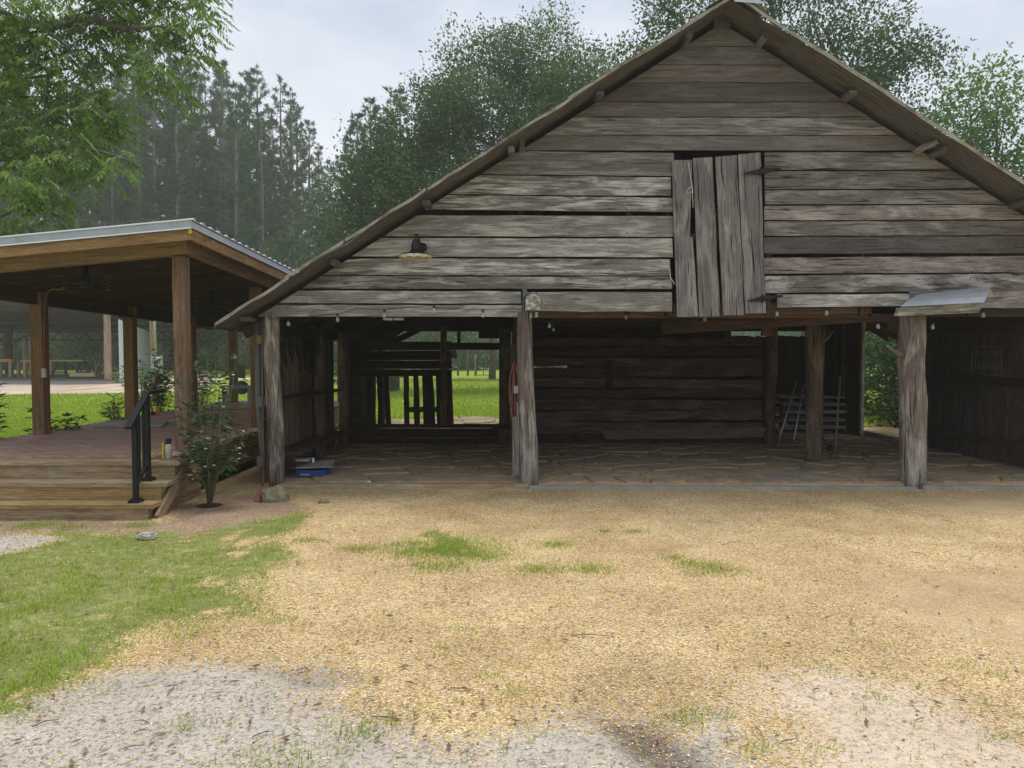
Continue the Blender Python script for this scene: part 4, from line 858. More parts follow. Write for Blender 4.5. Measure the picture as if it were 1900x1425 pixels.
# tools leaning in the right bay
def tool(label, top, bot, head, mat=dark_metal, hm=charcoal, name='garden_tool', cat='tool'):
    r_ = thing(name, label, cat, bot, None); MB().tube([bot, top], .014, 8).build('handle', mat, r_)
    if head == 'broom': MB().box(bot+V(.0, 0, -.0), (.42, .08, .03)).box(bot+V(0, 0, -.03), (.36, .05, .05)).build('brush_head', hm, r_); MB().tube([bot+V(-.1, 0, .02), bot+V(0, 0, .16), bot+V(.1, 0, .02)], .008, 6).build('brace', hm, r_)
    else:
        m = MB(); n = 9
        for i in range(n): a = -.5+i/(n-1); m.tube([bot+V(0, 0, .1), bot+V(a*.16, -.02, .02), bot+V(a*.2, .02, -.02)], .004, 5)
        m.build('tines', hm, r_)
silver = plain('worn steel handle', (.35, .34, .33), .4, .5)
tool('rake with a bright handle, left one of the leaning tools', at(1478, 708, 12.4), at(1442, 828, 12.0), 'rake', silver, name='rake', cat='rake')
tool('rake with a bright handle leaning next to the inner post', at(1492, 712, 12.4), at(1471, 828, 11.9), 'rake', silver, name='rake', cat='rake')
tool('dark hoe crossing behind the inner post', at(1468, 712, 12.4), at(1540, 836, 12.0), 'rake', inner_wood, dark_metal, 'hoe', 'hoe')
tool('push broom with a wide dark head standing right of the inner post', at(1559, 698, 11.2), at(1548, 858, 11.0), 'broom', pvc, name='push_broom', cat='broom')
# pallets
p0 = gnd(1508, 806, .06); pal0 = None
for i, lb in enumerate(['lowest pallet of the grey stack behind the inner post', 'second pallet up in the grey stack behind the inner post', 'third pallet up in the grey stack behind the inner post', 'fourth pallet up in the grey stack behind the inner post', 'top pallet of the grey stack behind the inner post']):
    z = .06+i*.145; r_ = thing('pallet', lb, 'pallet', (p0.x+rnd.uniform(-.03, .03), p0.y+.5, z), 'pallets stacked in the right bay')
    for zz in (.008, .122): 
        for k in range(5): MB().box((0, -.5+k*.25, zz), (1.2, .1 if k % 2 else .13, .018)).build('deck_board', pallet_wood, r_, True)
    for xx in (-.58, 0, .58): MB().box((xx, 0, .065), (.04, 1.1, .09)).build('stringer', inner_wood, r_, True)
for i in range(6):
    c = at(1428+rnd.uniform(-6, 8), 745+i*12, 14.3); tag(MB().box(c+V(0, .3, 0), (.35, .7, .05), rz=rnd.uniform(-.15, .15)).build('plank_offcut', tan_side if i % 2 else step_wood), ['topmost brown', 'second from the top tan', 'third from the top brown', 'third from the bottom tan', 'second from the bottom brown', 'lowest tan'][i]+' timber offcut in the pile between crib and pallets', 'timber', 'timber offcuts piled in the right bay')
for i in range(4):
    c = at(1430+i*9, 800-(i % 2)*10, 14.2); tag(log('split_log', c, c+V(.1, .45, .02), .06, .055, pallet_wood, None, n=8, rings=3), ['leftmost split log lying below the timber offcuts', 'second split log from the left, raised a little on the others', 'third split log from the left below the offcuts', 'split log nearest the pallets, resting on its neighbour'][i], 'log', 'logs under the offcuts')
c = gnd(1565, 806, .05); tag(MB().box(c+V(0, .1, .12), (.16, .1, .2)).build('clay_block', clay), 'reddish block leaning at the right end of the pallets', 'block')
# wire sign on right wall
sg = thing('wire_sign', 'dark thin framed wire sign hung on the right bay side wall', 'sign', (6.78, 11.0, 1.5))
m = MB(); ya, yb, z0, z1 = 11.3, 10.62, 1.30, 1.69
pt = lambda y, z: V(6.78, y, z)
for a, b in (((ya, z0), (ya-.03, z1)), ((ya-.03, z1), (yb-.0, z1-.01)), ((yb, z1-.01), (yb-.04, z0)), ((yb-.04, z0), (ya, z0))): m.tube([pt(*a), pt(*b)], .007, 6)
m.build('frame', pvc, sg); m = MB()
for row, (n, zz, hh_) in enumerate(((9, 1.53, .12), (10, 1.35, .13))):
    for i in range(n):
        y = ya-.09-i*(ya-yb-.12)/n; m.tube([pt(y, zz), pt(y-.01, zz+hh_)], .005, 5)
        if i % 2 == row: m.tube([pt(y-.01, zz+hh_), pt(y-.05, zz+hh_*.5), pt(y-.005, zz+.01)], .005, 5)
m.build('lettering', pvc, sg)
tag(MB().lathe(at(843, 658, 14.2)-V(0, 0, .07), [(0, 0), (.05, .01), (.055, .05), (.03, .09), (.045, .12), (0, .16)], 12).build('bird_feeder', orange_pot), 'small orange yellow feeder hanging in the back doorway', 'feeder')

# ------------------------------------------------------------------ pavilion
pav = thing('pavilion', 'open timber pavilion with sloping galvanised roof and treated square posts', 'pavilion', (-5, 8.6, 0))
def zf(x, y): return 2.79+.093*(x+3.38)-.036*(y-8.1)          # underside of the rafters
XR, XL_, YF, YB = -3.38, -7.3, 8.1, 18.3
DZ = .49
def ppost(x, y, zb, zt, mat=cedar_post, w=.14): return qboard('post', [V(x-w/2, y-w/2, zb), V(x-w/2, y-w/2, zt), V(x+w/2, y-w/2, zt), V(x+w/2, y-w/2, zb)], w, mat, pav, nrm=V(0, 1, 0), wob=.002, n=8)
ppost(-3.735, 8.68, 0, 2.68); ppost(-3.77, 11.3, 0, 2.56); ppost(-3.75, 14.0, 0, 2.46); ppost(-3.75, 16.8, 0, 2.36)
ppost(-6.9, 8.68, 0, 2.38, w=.15)
for (px, Y) in ((75, 10.3), (243, 12.5), (355, 14.6), (433, 16.8)): x = (px-CX)*Y/F; ppost(x, Y, .0, zf(x, Y)-.02, w=.155 if Y < 13 else .15)
def bm(name, a, b, w, h, mat): return MB().beam(a, b, w, h).build(name, mat, pav)
bm('front_beam', V(-3.6, 8.62, zf(-3.6, 8.62)+.03), V(-7.2, 8.62, zf(-7.2, 8.62)+.03), .16, .145, cedar)
bm('side_beam', V(-3.645, 8.70, zf(-3.65, 8.6)+.03), V(-3.66, 17.2, zf(-3.66, 17.2)+.03), .1, .145, cedar)
bm('back_beam', V(-3.6, 17.0, zf(-3.6, 17)+.03), V(-6.6, 17.0, zf(-6.6, 17)+.03), .1, .145, cedar_post)
bm('side_beam', V(-6.42, 8.9, zf(-6.42, 8.9)-.1), V(-6.08, 17.2, 2.17), .1, .2, ceil_wood)
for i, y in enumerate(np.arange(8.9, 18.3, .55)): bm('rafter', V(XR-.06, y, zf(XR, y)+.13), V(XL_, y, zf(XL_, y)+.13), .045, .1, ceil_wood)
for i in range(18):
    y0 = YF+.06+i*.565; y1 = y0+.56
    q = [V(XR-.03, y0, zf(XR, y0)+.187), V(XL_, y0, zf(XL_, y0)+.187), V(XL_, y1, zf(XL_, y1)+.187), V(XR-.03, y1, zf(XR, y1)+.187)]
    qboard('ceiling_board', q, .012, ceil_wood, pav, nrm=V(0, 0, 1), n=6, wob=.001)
fz = lambda x, y, o: V(x, y, zf(x, y)+o)
qboard('fascia', [fz(XR, YF, .115), fz(XL_, YF, .115), fz(XL_, YF, 0), fz(XR, YF, 0)], .035, cedar, pav, nrm=V(0, 1, 0), wob=.001)
qboard('fascia', [fz(XR, YF+.0, .115), fz(XR, YB, .115), fz(XR, YB, .0), fz(XR, YF, .0)], .035, cedar, pav, nrm=V(-1, 0, 0), wob=.001)
MB().box(fz(XR+.0, YF-.004, .09), (.03, .01, .05)).build('fascia_tag', yellow, pav)
m = MB(); o = V(0, -.012, 0)
a, b = fz(XR+.02, YF-.02, .118), fz(XL_, YF-.02, .118)
m.quad(b, a, a+V(0, 0, .085), b+V(0, 0, .085), uv=[(0, 0)]*4); m.quad(b+V(0, 0, .085), a+V(0, 0, .085), a+V(0, .06, .095), b+V(0, .06, .095), uv=[(0, 0)]*4); m.quad(b+V(0, -.012, -.01), a+V(0, -.012, -.01), a+V(0, 0, .008), b+V(0, 0, .008), uv=[(0, 0)]*4)
m.build('metal_trim', trimtin, pav)
MB().beam(b+V(0, -.008, .09), a+V(0, -.008, .09), .014, .014).beam(b+V(0, -.008, .0), a+V(0, -.008, .0), .01, .012).build('trim_lip', lip, pav)
m = MB(); a, b = fz(XR+.02, YF-.02, .118), fz(XR+.02, YB, .118); m.quad(a, b, b+V(0, 0, .07), a+V(0, 0, .07), uv=[(0, 0)]*4); m.quad(a+V(.0, 0, .07), b+V(.0, 0, .07), b+V(-.05, 0, .09), a+V(-.05, 0, .09), uv=[(0, 0)]*4); m.build('metal_trim', tin, pav)
for i in range(11):      # ribbed metal sheets, ribs run down the slope from the right edge
    y0 = YF-.01+i*.93; m = MB(); P = []
    for k in range(4):
        yy = y0+k*.2325; P += [(yy, 0), (yy+.035, .024), (yy+.06, .024), (yy+.095, 0)]
    P.append((y0+.935, 0))
    for (ya_, za), (yb_, zb) in zip(P[:-1], P[1:]):
        if yb_ > YB: break
        A, B = V(XR+.03, ya_, zf(XR+.03, ya_)+.205+za), V(XR+.03, yb_, zf(XR+.03, yb_)+.205+zb); Cc, D_ = V(XL_-.05, yb_, zf(XL_-.05, yb_)+.205+zb), V(XL_-.05, ya_, zf(XL_-.05, ya_)+.205+za)
        m.quad(A, B, Cc, D_, uv=[(0, 0)]*4); e = V(0, 0, -.003); m.quad(D_+e, Cc+e, B+e, A+e, uv=[(0, 0)]*4)
        m.quad(A, A+V(0, 0, -za-.008), B+V(0, 0, -zb-.008), B, uv=[(0, 0)]*4)
    m.build('roof_sheet', tin, pav)
# deck: frame, brick paving
DR, DL, DF, DB = -3.62, -6.62, 7.80, 17.6
deckf = thing('deck', 'raised timber framed deck paved with dark red bricks under the pavilion', 'deck', (-5, 9, 0))
MB().box(((DR+DL)/2, (8.15+DB)/2, DZ-.07), (DR-DL-.1, DB-8.15, .1)).build('deck_slab', plain('deck mortar', (.11, .085, .075), .9, 0, .2, 8), deckf)
for zz, hh_ in ((DZ-.1, .17), (DZ-.29, .17)): qboard('skirt_board', [V(DR, 8.76, zz+hh_/2), V(DR, DB, zz+hh_/2), V(DR, DB, zz-hh_/2), V(DR, 8.76, zz-hh_/2)], .035, step_wood, deckf, nrm=V(-1, 0, 0), wob=.001)
qboard('skirt_board', [V(DL, 8.2, DZ-.02), V(DL, DB, DZ-.02), V(DL, DB, DZ-.25), V(DL, 8.2, DZ-.25)], .035, step_wood, deckf, nrm=V(1, 0, 0), wob=.001)
qboard('edge_board', [V(DR-.05, 8.05, DZ+.018), V(DR-.05, DB, DZ+.018), V(DR+.01, DB, DZ+.018), V(DR+.01, 8.05, DZ+.018)], .03, step_wood, deckf, nrm=V(0, 0, -1), wob=.001)
bm_ = M('deck brick'); r_ = bm_.n('ShaderNodeObjectInfo').outputs['Random']; gi = bm_.n('ShaderNodeNewGeometry').outputs['Random Per Island']; rr = bm_.math('FRACT', bm_.math('ADD', r_, gi)); o_ = bm_.n('ShaderNodeTexCoord').outputs['Object']
bc = bm_.ramp(rr, [(0, (.33, .185, .14)), (.35, (.44, .25, .19)), (.65, (.39, .26, .21)), (.85, (.30, .225, .195)), (1, (.51, .32, .235))]); bm_.fin(bm_.mix(1, bc, bm_.ramp(bm_.noise(o_, 5, 5, .7), [(.3, .75), (.7, 1.25)]), 'MULTIPLY'), .75, bm_.bump(bm_.noise(o_, 60, 3), .3, .01), spec=.4)
bme = None; cnt = 0; rest = MB(); yy = 8.07; row = 0
while yy < DB-.1:
    xx = DR-.06-(.1 if row % 2 else .2)
    while xx > DL+.02:
        c = V(xx+.1, yy+.05, DZ-.005+rnd.uniform(-.0015, .0015)); w_ = .193
        if xx+.2 > DR-.07: pass
        if cnt < 300 and yy < 10.6 and xx > -5.9:
            if bme is None:
                o = MB().box((0, 0, 0), (w_, .093, .035)).build('brick', bm_.m, deckf, True); bme = o.data
            else: o = bpy.data.objects.new('brick', bme); C.objects.link(o); o.parent = deckf
            o.location = c-Vector(deckf.location); o.rotation_euler = (rnd.uniform(-.004, .004), rnd.uniform(-.004, .004), rnd.uniform(-.006, .006)); cnt += 1
        else: rest.box(c, (w_, .093, .035))
        xx -= .2
    yy += .1; row += 1
tag(rest.build('brick_paving', bm_.m, deckf), kind='stuff')
# steps
st = thing('wooden_steps', 'three wide wooden steps with bullnose treads leading up to the brick deck', 'steps', (-5, 7.6, 0))
SX0, SX1 = -7.6, -3.46
def sboard(nm, x0, x1, y0, y1, z0, z1, s=0): 
    for a, b in ((x0, -5.3), (-5.295, x1)): qboard(nm, [V(a, y0, z1), V(b, y0, z1), V(b, y0, z0), V(a, y0, z0)], y1-y0, step_wood, st, nrm=V(0, 1, 0), wob=.0012)
sboard('tread', SX0, SX1-.0, 7.31, 7.60, .10, .14); sboard('tread', SX0, SX1-.03+.06, 7.55, 7.86, .27, .31); sboard('tread', SX0, -3.40, 7.79, 8.05, .45, .49)
sboard('riser', SX0, SX1-.06, 7.345, 7.38, -.06, .10); sboard('riser', SX0, SX1-.04, 7.58, 7.615, .14, .27); sboard('riser', SX0, -3.47, 7.83, 7.865, .31, .45)
for (y0, y1, z0, z1, xx) in ((7.38, 8.6, -.05, .10, -3.52), (7.62, 8.6, .1, .27, -3.50), (7.87, 8.6, .27, .45, -3.48)):
    qboard('stringer', [V(xx, y0, z1), V(xx, y1, z1), V(xx, y1, z0), V(xx, y0, z0)], .04, step_wood, st, nrm=V(-1, 0, 0), wob=.001)
MB().beam(V(-3.455, 7.4, -.02), V(-3.455, 8.1, .42), .035, .11).build('stringer', step_wood, st)
# handrail
hr = thing('handrail', 'black metal handrail with slanted top on the right end of the wooden steps', 'handrail', gnd(245, 930, .14))
P1, P2 = at(244, 930, 7.44), at(273, 893, 7.70); P1.z, P2.z = .14, .31
x_ = (P1.x+P2.x)/2; P1.x = P2.x = -3.68
T1, T2 = V(P1.x, P1.y, .98), V(P2.x, P2.y, 1.175)
for a, b in ((P1, T1), (P2, T2)): MB().box((a+b)/2, (.044, .044, (b-a).length)).build('rail_post', black_metal, hr); MB().box(a+V(0, 0, .012), (.11, .11, .024)).box(a+V(0, 0, .03), (.08, .08, .02)).build('base_plate', black_metal, hr)
MB().beam(V(P1.x, P1.y-.13, .88), V(P2.x, P2.y-.0, 1.195), .062, .03).beam(V(P2.x, P2.y-.01, 1.198), V(P2.x, P2.y+.32, 1.2), .062, .03).build('top_rail', black_metal, hr)
MB().beam(V(P1.x, P1.y, .30), V(P2.x, P2.y, .50), .03, .03).build('bottom_rail', black_metal, hr)
for t in (.33, .66): a = P1.lerp(P2, t); MB().box((a.x, a.y, (.3+.2*t+.99+.2*t)/2), (.02, .02, .69)).build('baluster', black_metal, hr)
# things on the deck
can_ = thing('spray_can', 'white spray can with black cap on the top step by the front post', 'spray can', V(-3.60, 7.98, .49))
MB().lathe(V(-3.6, 7.98, .49), [(0, 0), (.033, .003), (.033, .15), (.028, .165)], 16).build('can_body', plain('spray can label', (.6, .55, .5), .4, 0, .25, 25), can_); MB().lathe(V(-3.6, 7.98, .645), [(.03, 0), (.031, .06), (0, .062)], 16).build('cap', black_metal, can_)
MB().box((-3.64, 7.975, .58), (.012, .07, .17)).build('label_strip', yellow, can_)
tag(MB().box((-3.74, 8.0, .512), (.14, .05, .035), rz=.2).build('wood_block', step_wood), 'short wood offcut with yellow tape beside the spray can', 'block'); tag(MB().box((-3.80, 7.95, .53), (.09, .12, .05), rz=-.5).build('wedge_block', new_pine), 'small wedge of new wood at the top of the steps', 'block')
tag(MB().lathe(at(291, 760, 13.6)-V(0, 0, .17), [(0, 0), (.05, 0), (.05, .2), (.03, .22), (0, .22)], 14).build('yellow_bottle', yellow), 'yellow bottle standing at the far edge of the brick deck', 'bottle'); tag(MB().lathe(at(282, 765, 13.5)-V(0, 0, .12), [(0, 0), (.05, 0), (.05, .13), (0, .14)], 14).build('tin_can', rust_metal), 'rusty tin can left of the yellow bottle on the deck', 'can')
a = gnd(210, 786, .5); tag(qboard('loose_board', [gnd(172, 793, .51), gnd(300, 793, .51), gnd(310, 783, .51), gnd(215, 782, .51)], .02, pallet_wood, None, nrm=V(0, 0, 1)), 'grey loose board lying at the far left edge of the deck', 'board')
qb = thing('bench', 'grey painted bench by the far posts of the pavilion', 'bench', V(-5.4, 15.2, .49))
MB().box((-5.45, 15.2, .93), (.62, .25, .05)).build('bench_seat', bench_paint, qb); MB().box((-5.7, 15.2, .7), (.06, .2, .42)).build('leg', bench_paint, qb); MB().box((-5.2, 15.2, .7), (.06, .2, .42)).build('leg', bench_paint, qb)
for i in range(3): tag(MB().beam(V(-5.6+i*.05, 14.6+i*.14, .51+i*.002), V(-4.2, 15.3+i*.1, .51+i*.002), .09, .03).build('lumber_plank', new_pine if i == 1 else step_wood), ['nearest brown plank lying on the far end of the deck', 'pale new plank between two brown planks on the far deck', 'farthest brown plank lying on the far end of the deck'][i], 'plank', 'planks left on the far deck')
# caged ceiling fans
def cage(label, c, r_, mount):
    root = thing('ceiling_fan', label, 'ceiling fan', c, 'caged fans under the pavilion roof'); m = MB(); h_ = .13
    for zz in (0, h_): m.tube([c+V(r_*math.cos(a), r_*math.sin(a), zz) for a in np.linspace(0, 6.283, 25)], .009, 6, False)
    for a in np.linspace(0, 6.283, 19)[:-1]: m.tube([c+V(r_*math.cos(a), r_*math.sin(a), 0), c+V(r_*math.cos(a), r_*math.sin(a), h_)], .004, 4, False)
    for zz in (.04, .085): m.tube([c+V(r_*math.cos(a), r_*math.sin(a), zz) for a in np.linspace(0, 6.283, 25)], .0035, 4, False)
    m.build('cage', black_metal, root); MB().lathe(c, [(0, .0), (.06, .01), (.07, .06), (.04, .12), (.03, mount)], 14).build('motor', black_metal, root)
    for k in range(4): a = k*1.5708+.4; MB().box(c+V(math.cos(a)*r_*.5, math.sin(a)*r_*.5, .06), (r_*.75, .07, .006), rz=a).build('blade', charcoal, root)
cage('caged black fan under the pavilion roof, above the left brick deck', at(160, 535, 9.4), .26, .3); cage('caged black fan deeper under the pavilion roof, beside the barn eave', at(395, 575, 12.2), .26, .3)
m = MB().tube([at(118, 537, 9.5), at(95, 537, 9.9), at(84, 547, 10.25), at(82, 600, 10.22), at(82, 683, 10.22)], .012, 6); cd = tag(m.build('wire_conduit', cedar_post), 'wire conduit running down the left rear post from the ceiling fan', 'conduit')
tag(MB().box(at(82, 692, 10.2), (.05, .04, .12)).build('outlet_box', meterm), 'grey outlet box fixed to the left rear pavilion post', 'outlet box'); tag(MB().box(at(365, 674, 14.5), (.06, .04, .1)).build('outlet_box', meterm), 'small outlet box on a far pavilion post above the shrubs', 'outlet box')
MB().box(at(233, 587, 12.3), (.18, .12, .03)).build('light_bracket', dark_metal, pav)
tag(MB().box(at(449, 689, 16.6), (.12, .08, .3)).build('meter_socket', pvc), 'dark meter box beside the far right pavilion post', 'meter'); tag(MB().lathe(at(449, 719, 16.5), [(0, .05), (.14, .045), (.15, 0), (0, -.01)], 18, 'y').build('round_cover', pvc), 'round grey cover below the dark meter box', 'cover')
#PART3
# ------------------------------------------------------------------ plants
def leafquads(base, dirn, ln, wd, up=None):
    """arrays of leaves: base (n,3), direction (n,3) unit, length, width; folded rhombus"""
    n = len(base); rv = rng.normal(size=(n, 3)) if up is None else up
    sd = np.cross(dirn, rv); sd /= np.linalg.norm(sd, axis=1)[:, None]+1e-9; nr = np.cross(sd, dirn)
    ln, wd = np.broadcast_to(ln, n)[:, None], np.broadcast_to(wd, n)[:, None]
    mid = base+dirn*ln*.45
    v = np.stack([base, mid+sd*wd/2+nr*wd*.12, base+dirn*ln-nr*ln*.1, mid-sd*wd/2+nr*wd*.12], 1)
    return v.reshape(-1, 3), (np.arange(n)[:, None]*4+np.arange(4)[None]).astype(np.int32)
def unit(v): return v/(np.linalg.norm(v, axis=-1)[..., None]+1e-9)
THR = [.44]
def cloud(blobs, per, leaf, twig=.35, tw_n=14, aspect=.5, flat=.0, r=None, shell=.55):
    """leaf clumps through ellipsoid blobs (x,y,z,rx,ry,rz): twigs first, leaves round each twig"""
    r = r or rng; B = []; D = []
    for (x, y, z, rx, ry, rz) in blobs:
        nt_ = int(per*rx*ry*rz**.5/max(rz**.5*0+1, 1)) if False else int(per*(rx*ry*rz)**(2/3))
        d_ = unit(r.normal(size=(nt_, 3))); rad = shell+(1-shell)*r.random((nt_, 1))**.7
        lump = 1+.22*np.sin(d_[:, :1]*5+x)+.18*np.sin(d_[:, 1:2]*6+y)+.2*np.sin(d_[:, 2:]*7+z)
        tc_ = d_*rad*lump*np.array([rx, ry, rz])+np.array([x, y, z])
        gx_ = fbm2(tc_[:, 0]+tc_[:, 1]*.37, tc_[:, 2]+tc_[:, 1]*.61, .75/max(twig, .3), 77, 3); kk = gx_ > THR[0]; tc_, d_ = tc_[kk], d_[kk]; nt_ = len(tc_)
        o = np.clip(r.normal(size=(nt_, tw_n, 3)), -1.6, 1.6)*twig*np.array([1, 1, .6])*.5
        B.append((tc_[:, None]+o).reshape(-1, 3)); D.append(unit(d_[:, None]*.7+r.normal(size=(nt_, tw_n, 3))*.8+np.array([0, 0, -flat])).reshape(-1, 3))
    B, D = np.concatenate(B), np.concatenate(D); s = leaf*r.uniform(.65, 1.3, len(B)); return leafquads(B, D, s, s*aspect)
def limbs(root_, blobs, r0, name, mat, parent, local=False, sub=3, base=None):
    m = MB(); top = Vector(root_[-1]); m.tube(root_, [r0*(1-.45*i/(len(root_)-1)) for i in range(len(root_))], 9)
    for (x, y, z, rx, ry, rz) in blobs:
        if rz < .6: continue
        c = V(x, y, z); t = rnd.uniform(.45, 1); a = Vector(root_[0]).lerp(top, t) if c.z > top.z*.6 else Vector(root_[0]).lerp(top, .5)
        md = a.lerp(c, .5)+V(rnd.uniform(-.3, .3), rnd.uniform(-.3, .3), rnd.uniform(-.1, .5)); rb = r0*.38
        m.tube([a, a.lerp(md, .5)+V(0, 0, .15), md, c], [rb, rb*.75, rb*.55, rb*.2], 6)
        for k in range(sub):
            e = c+V(rnd.uniform(-1, 1)*rx, rnd.uniform(-1, 1)*ry, rnd.uniform(-.6, .9)*rz)*.8; q = md.lerp(c, rnd.random()); m.tube([q, q.lerp(e, .5)+V(0, 0, .1), e], [rb*.35, rb*.22, rb*.08], 5)
    return m.build(name, mat, parent, local)
def tree(label, base, blobs, r0, leaf, per, mat, group=None, name='tree', cat='tree', twig=.45, aspect=.5, tw_n=14, root_=None, shell=.5, flat=.0, bk=None):
    t = thing(name, label, cat, base, group); b = V(*base)
    zt = max(q[2] for q in blobs)*.72; cx_ = sum(q[0] for q in blobs)/len(blobs)
    rt = root_ or [b-V(0, 0, .1), b+V(.1, 0, zt*.35), b.lerp(V(cx_, b.y, zt), .7)+V(.0, 0, 0), V(cx_, b.y, zt)]
    limbs(rt, blobs, r0, 'trunk', bk or bark, t); v, f = cloud(blobs, per, leaf, twig, tw_n, aspect, flat, shell=shell); npmesh('crown', v, f, mat, t); return t
def pb_(px, py, Y, r_, ry=None, rz=None):
    p = at(px, py, Y); k = Y/F; return (p.x, Y, p.z, r_*k, (ry or r_)*k, (rz or r_)*k)
# oaks behind the barn
tree('big hazy oak rising behind the left slope of the barn roof', (.2, 36, 0), [pb_(905, 150, 36, 80), pb_(1000, 110, 36, 85), pb_(1060, 170, 36, 80), pb_(960, 210, 35, 110), pb_(850, 240, 35, 90), pb_(1120, 190, 36, 60), pb_(900, 330, 34, 100), pb_(1000, 320, 35, 110), pb_(1130, 300, 36, 90)], .42, .155, 105, oak_leaf, 'broadleaf trees behind the barn', 'oak_tree', twig=.8, tw_n=24)
tree('lower spreading oak left of the big hazy oak', (-5.2, 33, 0), [pb_(740, 300, 33, 85), pb_(800, 210, 33, 62), pb_(690, 350, 33, 75), pb_(785, 390, 32, 100), pb_(680, 440, 33, 80), pb_(760, 500, 33, 90), pb_(870, 440, 33, 80), pb_(640, 520, 33, 60)], .34, .15, 105, oak_leaf, 'broadleaf trees behind the barn', 'oak_tree', twig=.75, tw_n=24)
tree('pale rounded tree in the gap left of the ridge top', (5.5, 42, 0), [pb_(1130, 130, 42, 50), pb_(1170, 150, 42, 45), pb_(1110, 210, 42, 70)], .28, .22, 60, oak_leaf, 'broadleaf trees behind the barn', 'oak_tree', twig=.9)
THR[0] = .35
tree('tall loose limbed tree spreading above the barn ridge', (10.5, 27, 0), [pb_(1240, 20, 27, 50), pb_(1205, 120, 27, 38, 60, 75), pb_(1300, 60, 27, 80), pb_(1420, -60, 27, 120), pb_(1560, 60, 27, 110), pb_(1480, 120, 27, 90), pb_(1640, 120, 26, 70, 80, 85), pb_(1600, 190, 26, 80), pb_(1690, 240, 26, 55), pb_(1700, 85, 25, 38, 40, 18), pb_(1745, 115, 25, 30, 30, 14), pb_(1740, 95, 25, 45, 30, 10)], .4, .14, 70, oak_leaf, 'broadleaf trees behind the barn', 'oak_tree', twig=.6, shell=.25, tw_n=22)
tree('bright pale green leafy tree right of the barn roof', (15.5, 24, 0), [pb_(1800, 200, 24, 70), pb_(1850, 170, 24, 50), pb_(1760, 260, 24, 62), pb_(1860, 270, 24, 75), pb_(1800, 330, 24, 80), pb_(1920, 330, 24, 90), pb_(1700, 300, 24, 50)], .25, .15, 95, light_leaf, 'broadleaf trees behind the barn', 'broadleaf_tree', twig=.55, flat=.3)
THR[0] = .38
for i, (x, y, h_, lb) in enumerate([(9.5, 17.5, 2.2, 'dark leafy bush seen through the right bay opening, nearest the post'), (11.5, 20, 3.2, 'tall dark bush filling the view beyond the right bay opening'), (9.2, 20.5, 2.6, 'loose bush left in the right bay opening beside the door jamb'), (14, 23, 4.5, 'broad dark bush deep behind the right bay opening'), (12.5, 15, 2.6, 'leafy bush outside the right wall of the barn'), (8.6, 16.4, 1.3, 'low pale bush at the threshold of the right bay opening'), (10.6, 17.2, 4.2, 'tallest dark bush directly behind the right bay opening')]):
    tree(lb, (x, y, 0), [(x, y, h_*.45, h_*.5, h_*.45, h_*.45), (x+.5, y+.4, h_*.75, h_*.35, h_*.35, h_*.3), (x-.4, y, h_*.25, h_*.4, h_*.4, h_*.25)], .06, .13, 110, bush_leaf, 'bushes beyond the right bay', 'bush', 'bush', twig=.3)
strip('bare_earth', [((6.9, 9.5), (6.9, 17)), ((9, 9.5), (9, 17.5)), ((13, 10), (13, 18)), ((17, 12), (17, 22))], sandy('leaf strewn earth', (.10, .06, .04), (.24, .14, .09)), -.04)
# near pecan tree hanging in from the left
pb = []
for (px, py, r_, Y) in [(60, 60, 110, 12.5), (200, 40, 95, 13), (330, 60, 55, 12.5), (300, 150, 50, 12), (130, 180, 100, 12.5), (30, 260, 90, 12), (150, 290, 70, 11.5), (60, 350, 65, 11), (20, 430, 40, 11), (200, 215, 60, 12), (-60, 150, 130, 13), (-100, 330, 120, 12.5), (-150, 0, 170, 13), (250, -20, 90, 13), (385, 10, 26, 12), (365, 100, 22, 12), (225, 300, 24, 11), (90, 395, 30, 11), (340, -20, 60, 13)]:
    pb.append(pb_(px, py, Y, r_))
pt_ = thing('pecan_tree', 'large bright green pecan tree hanging its leafy branches in from the upper left', 'tree', (-11.5, 13.5, 0))
m = MB(); m.tube([V(-11.5, 13.5, -.1), V(-11.4, 13.5, 2), V(-11.2, 13.4, 4.2), V(-11.4, 13.4, 7)], [.38, .32, .27, .2], 12)
for pts, r0 in [([(-150, 200, 13.3), (20, 42, 12.8), (110, 48, 12.5), (180, 35, 12.4), (220, 52, 12.4), (300, 50, 12.3), (345, 75, 12.2)], .09), ([(-120, 260, 13.2), (0, 20, 12.6), (60, 45, 12.5), (105, 70, 12.3), (150, 110, 12.1), (175, 165, 12)], .06), ([(-150, 400, 13), (-40, 300, 12.3), (60, 290, 11.8), (140, 270, 11.6), (220, 290, 11.2), (262, 312, 11)], .045), ([(-150, 500, 12.8), (-40, 420, 12), (50, 380, 11.4), (120, 405, 11)], .04), ([(60, 45, 12.5), (90, 140, 12.3), (80, 220, 12), (130, 300, 11.8)], .03), ([(180, 35, 12.4), (250, -10, 12.4), (350, -5, 12.3), (385, 20, 12.2)], .03), ([(60, 130, 12.2), (150, 180, 12), (200, 220, 11.8), (215, 250, 11.6)], .02)]:
    q = [at(*p) for p in pts]; q[0] = V(-11.35, 13.45, q[0].z if q[0].z < 6.5 else 6); m.tube(q, [r0*(1-.8*i/(len(q)-1)) for i in range(len(q))], 8)
m.build('trunk', bark, pt_)
B, D, Ls = [], [], []
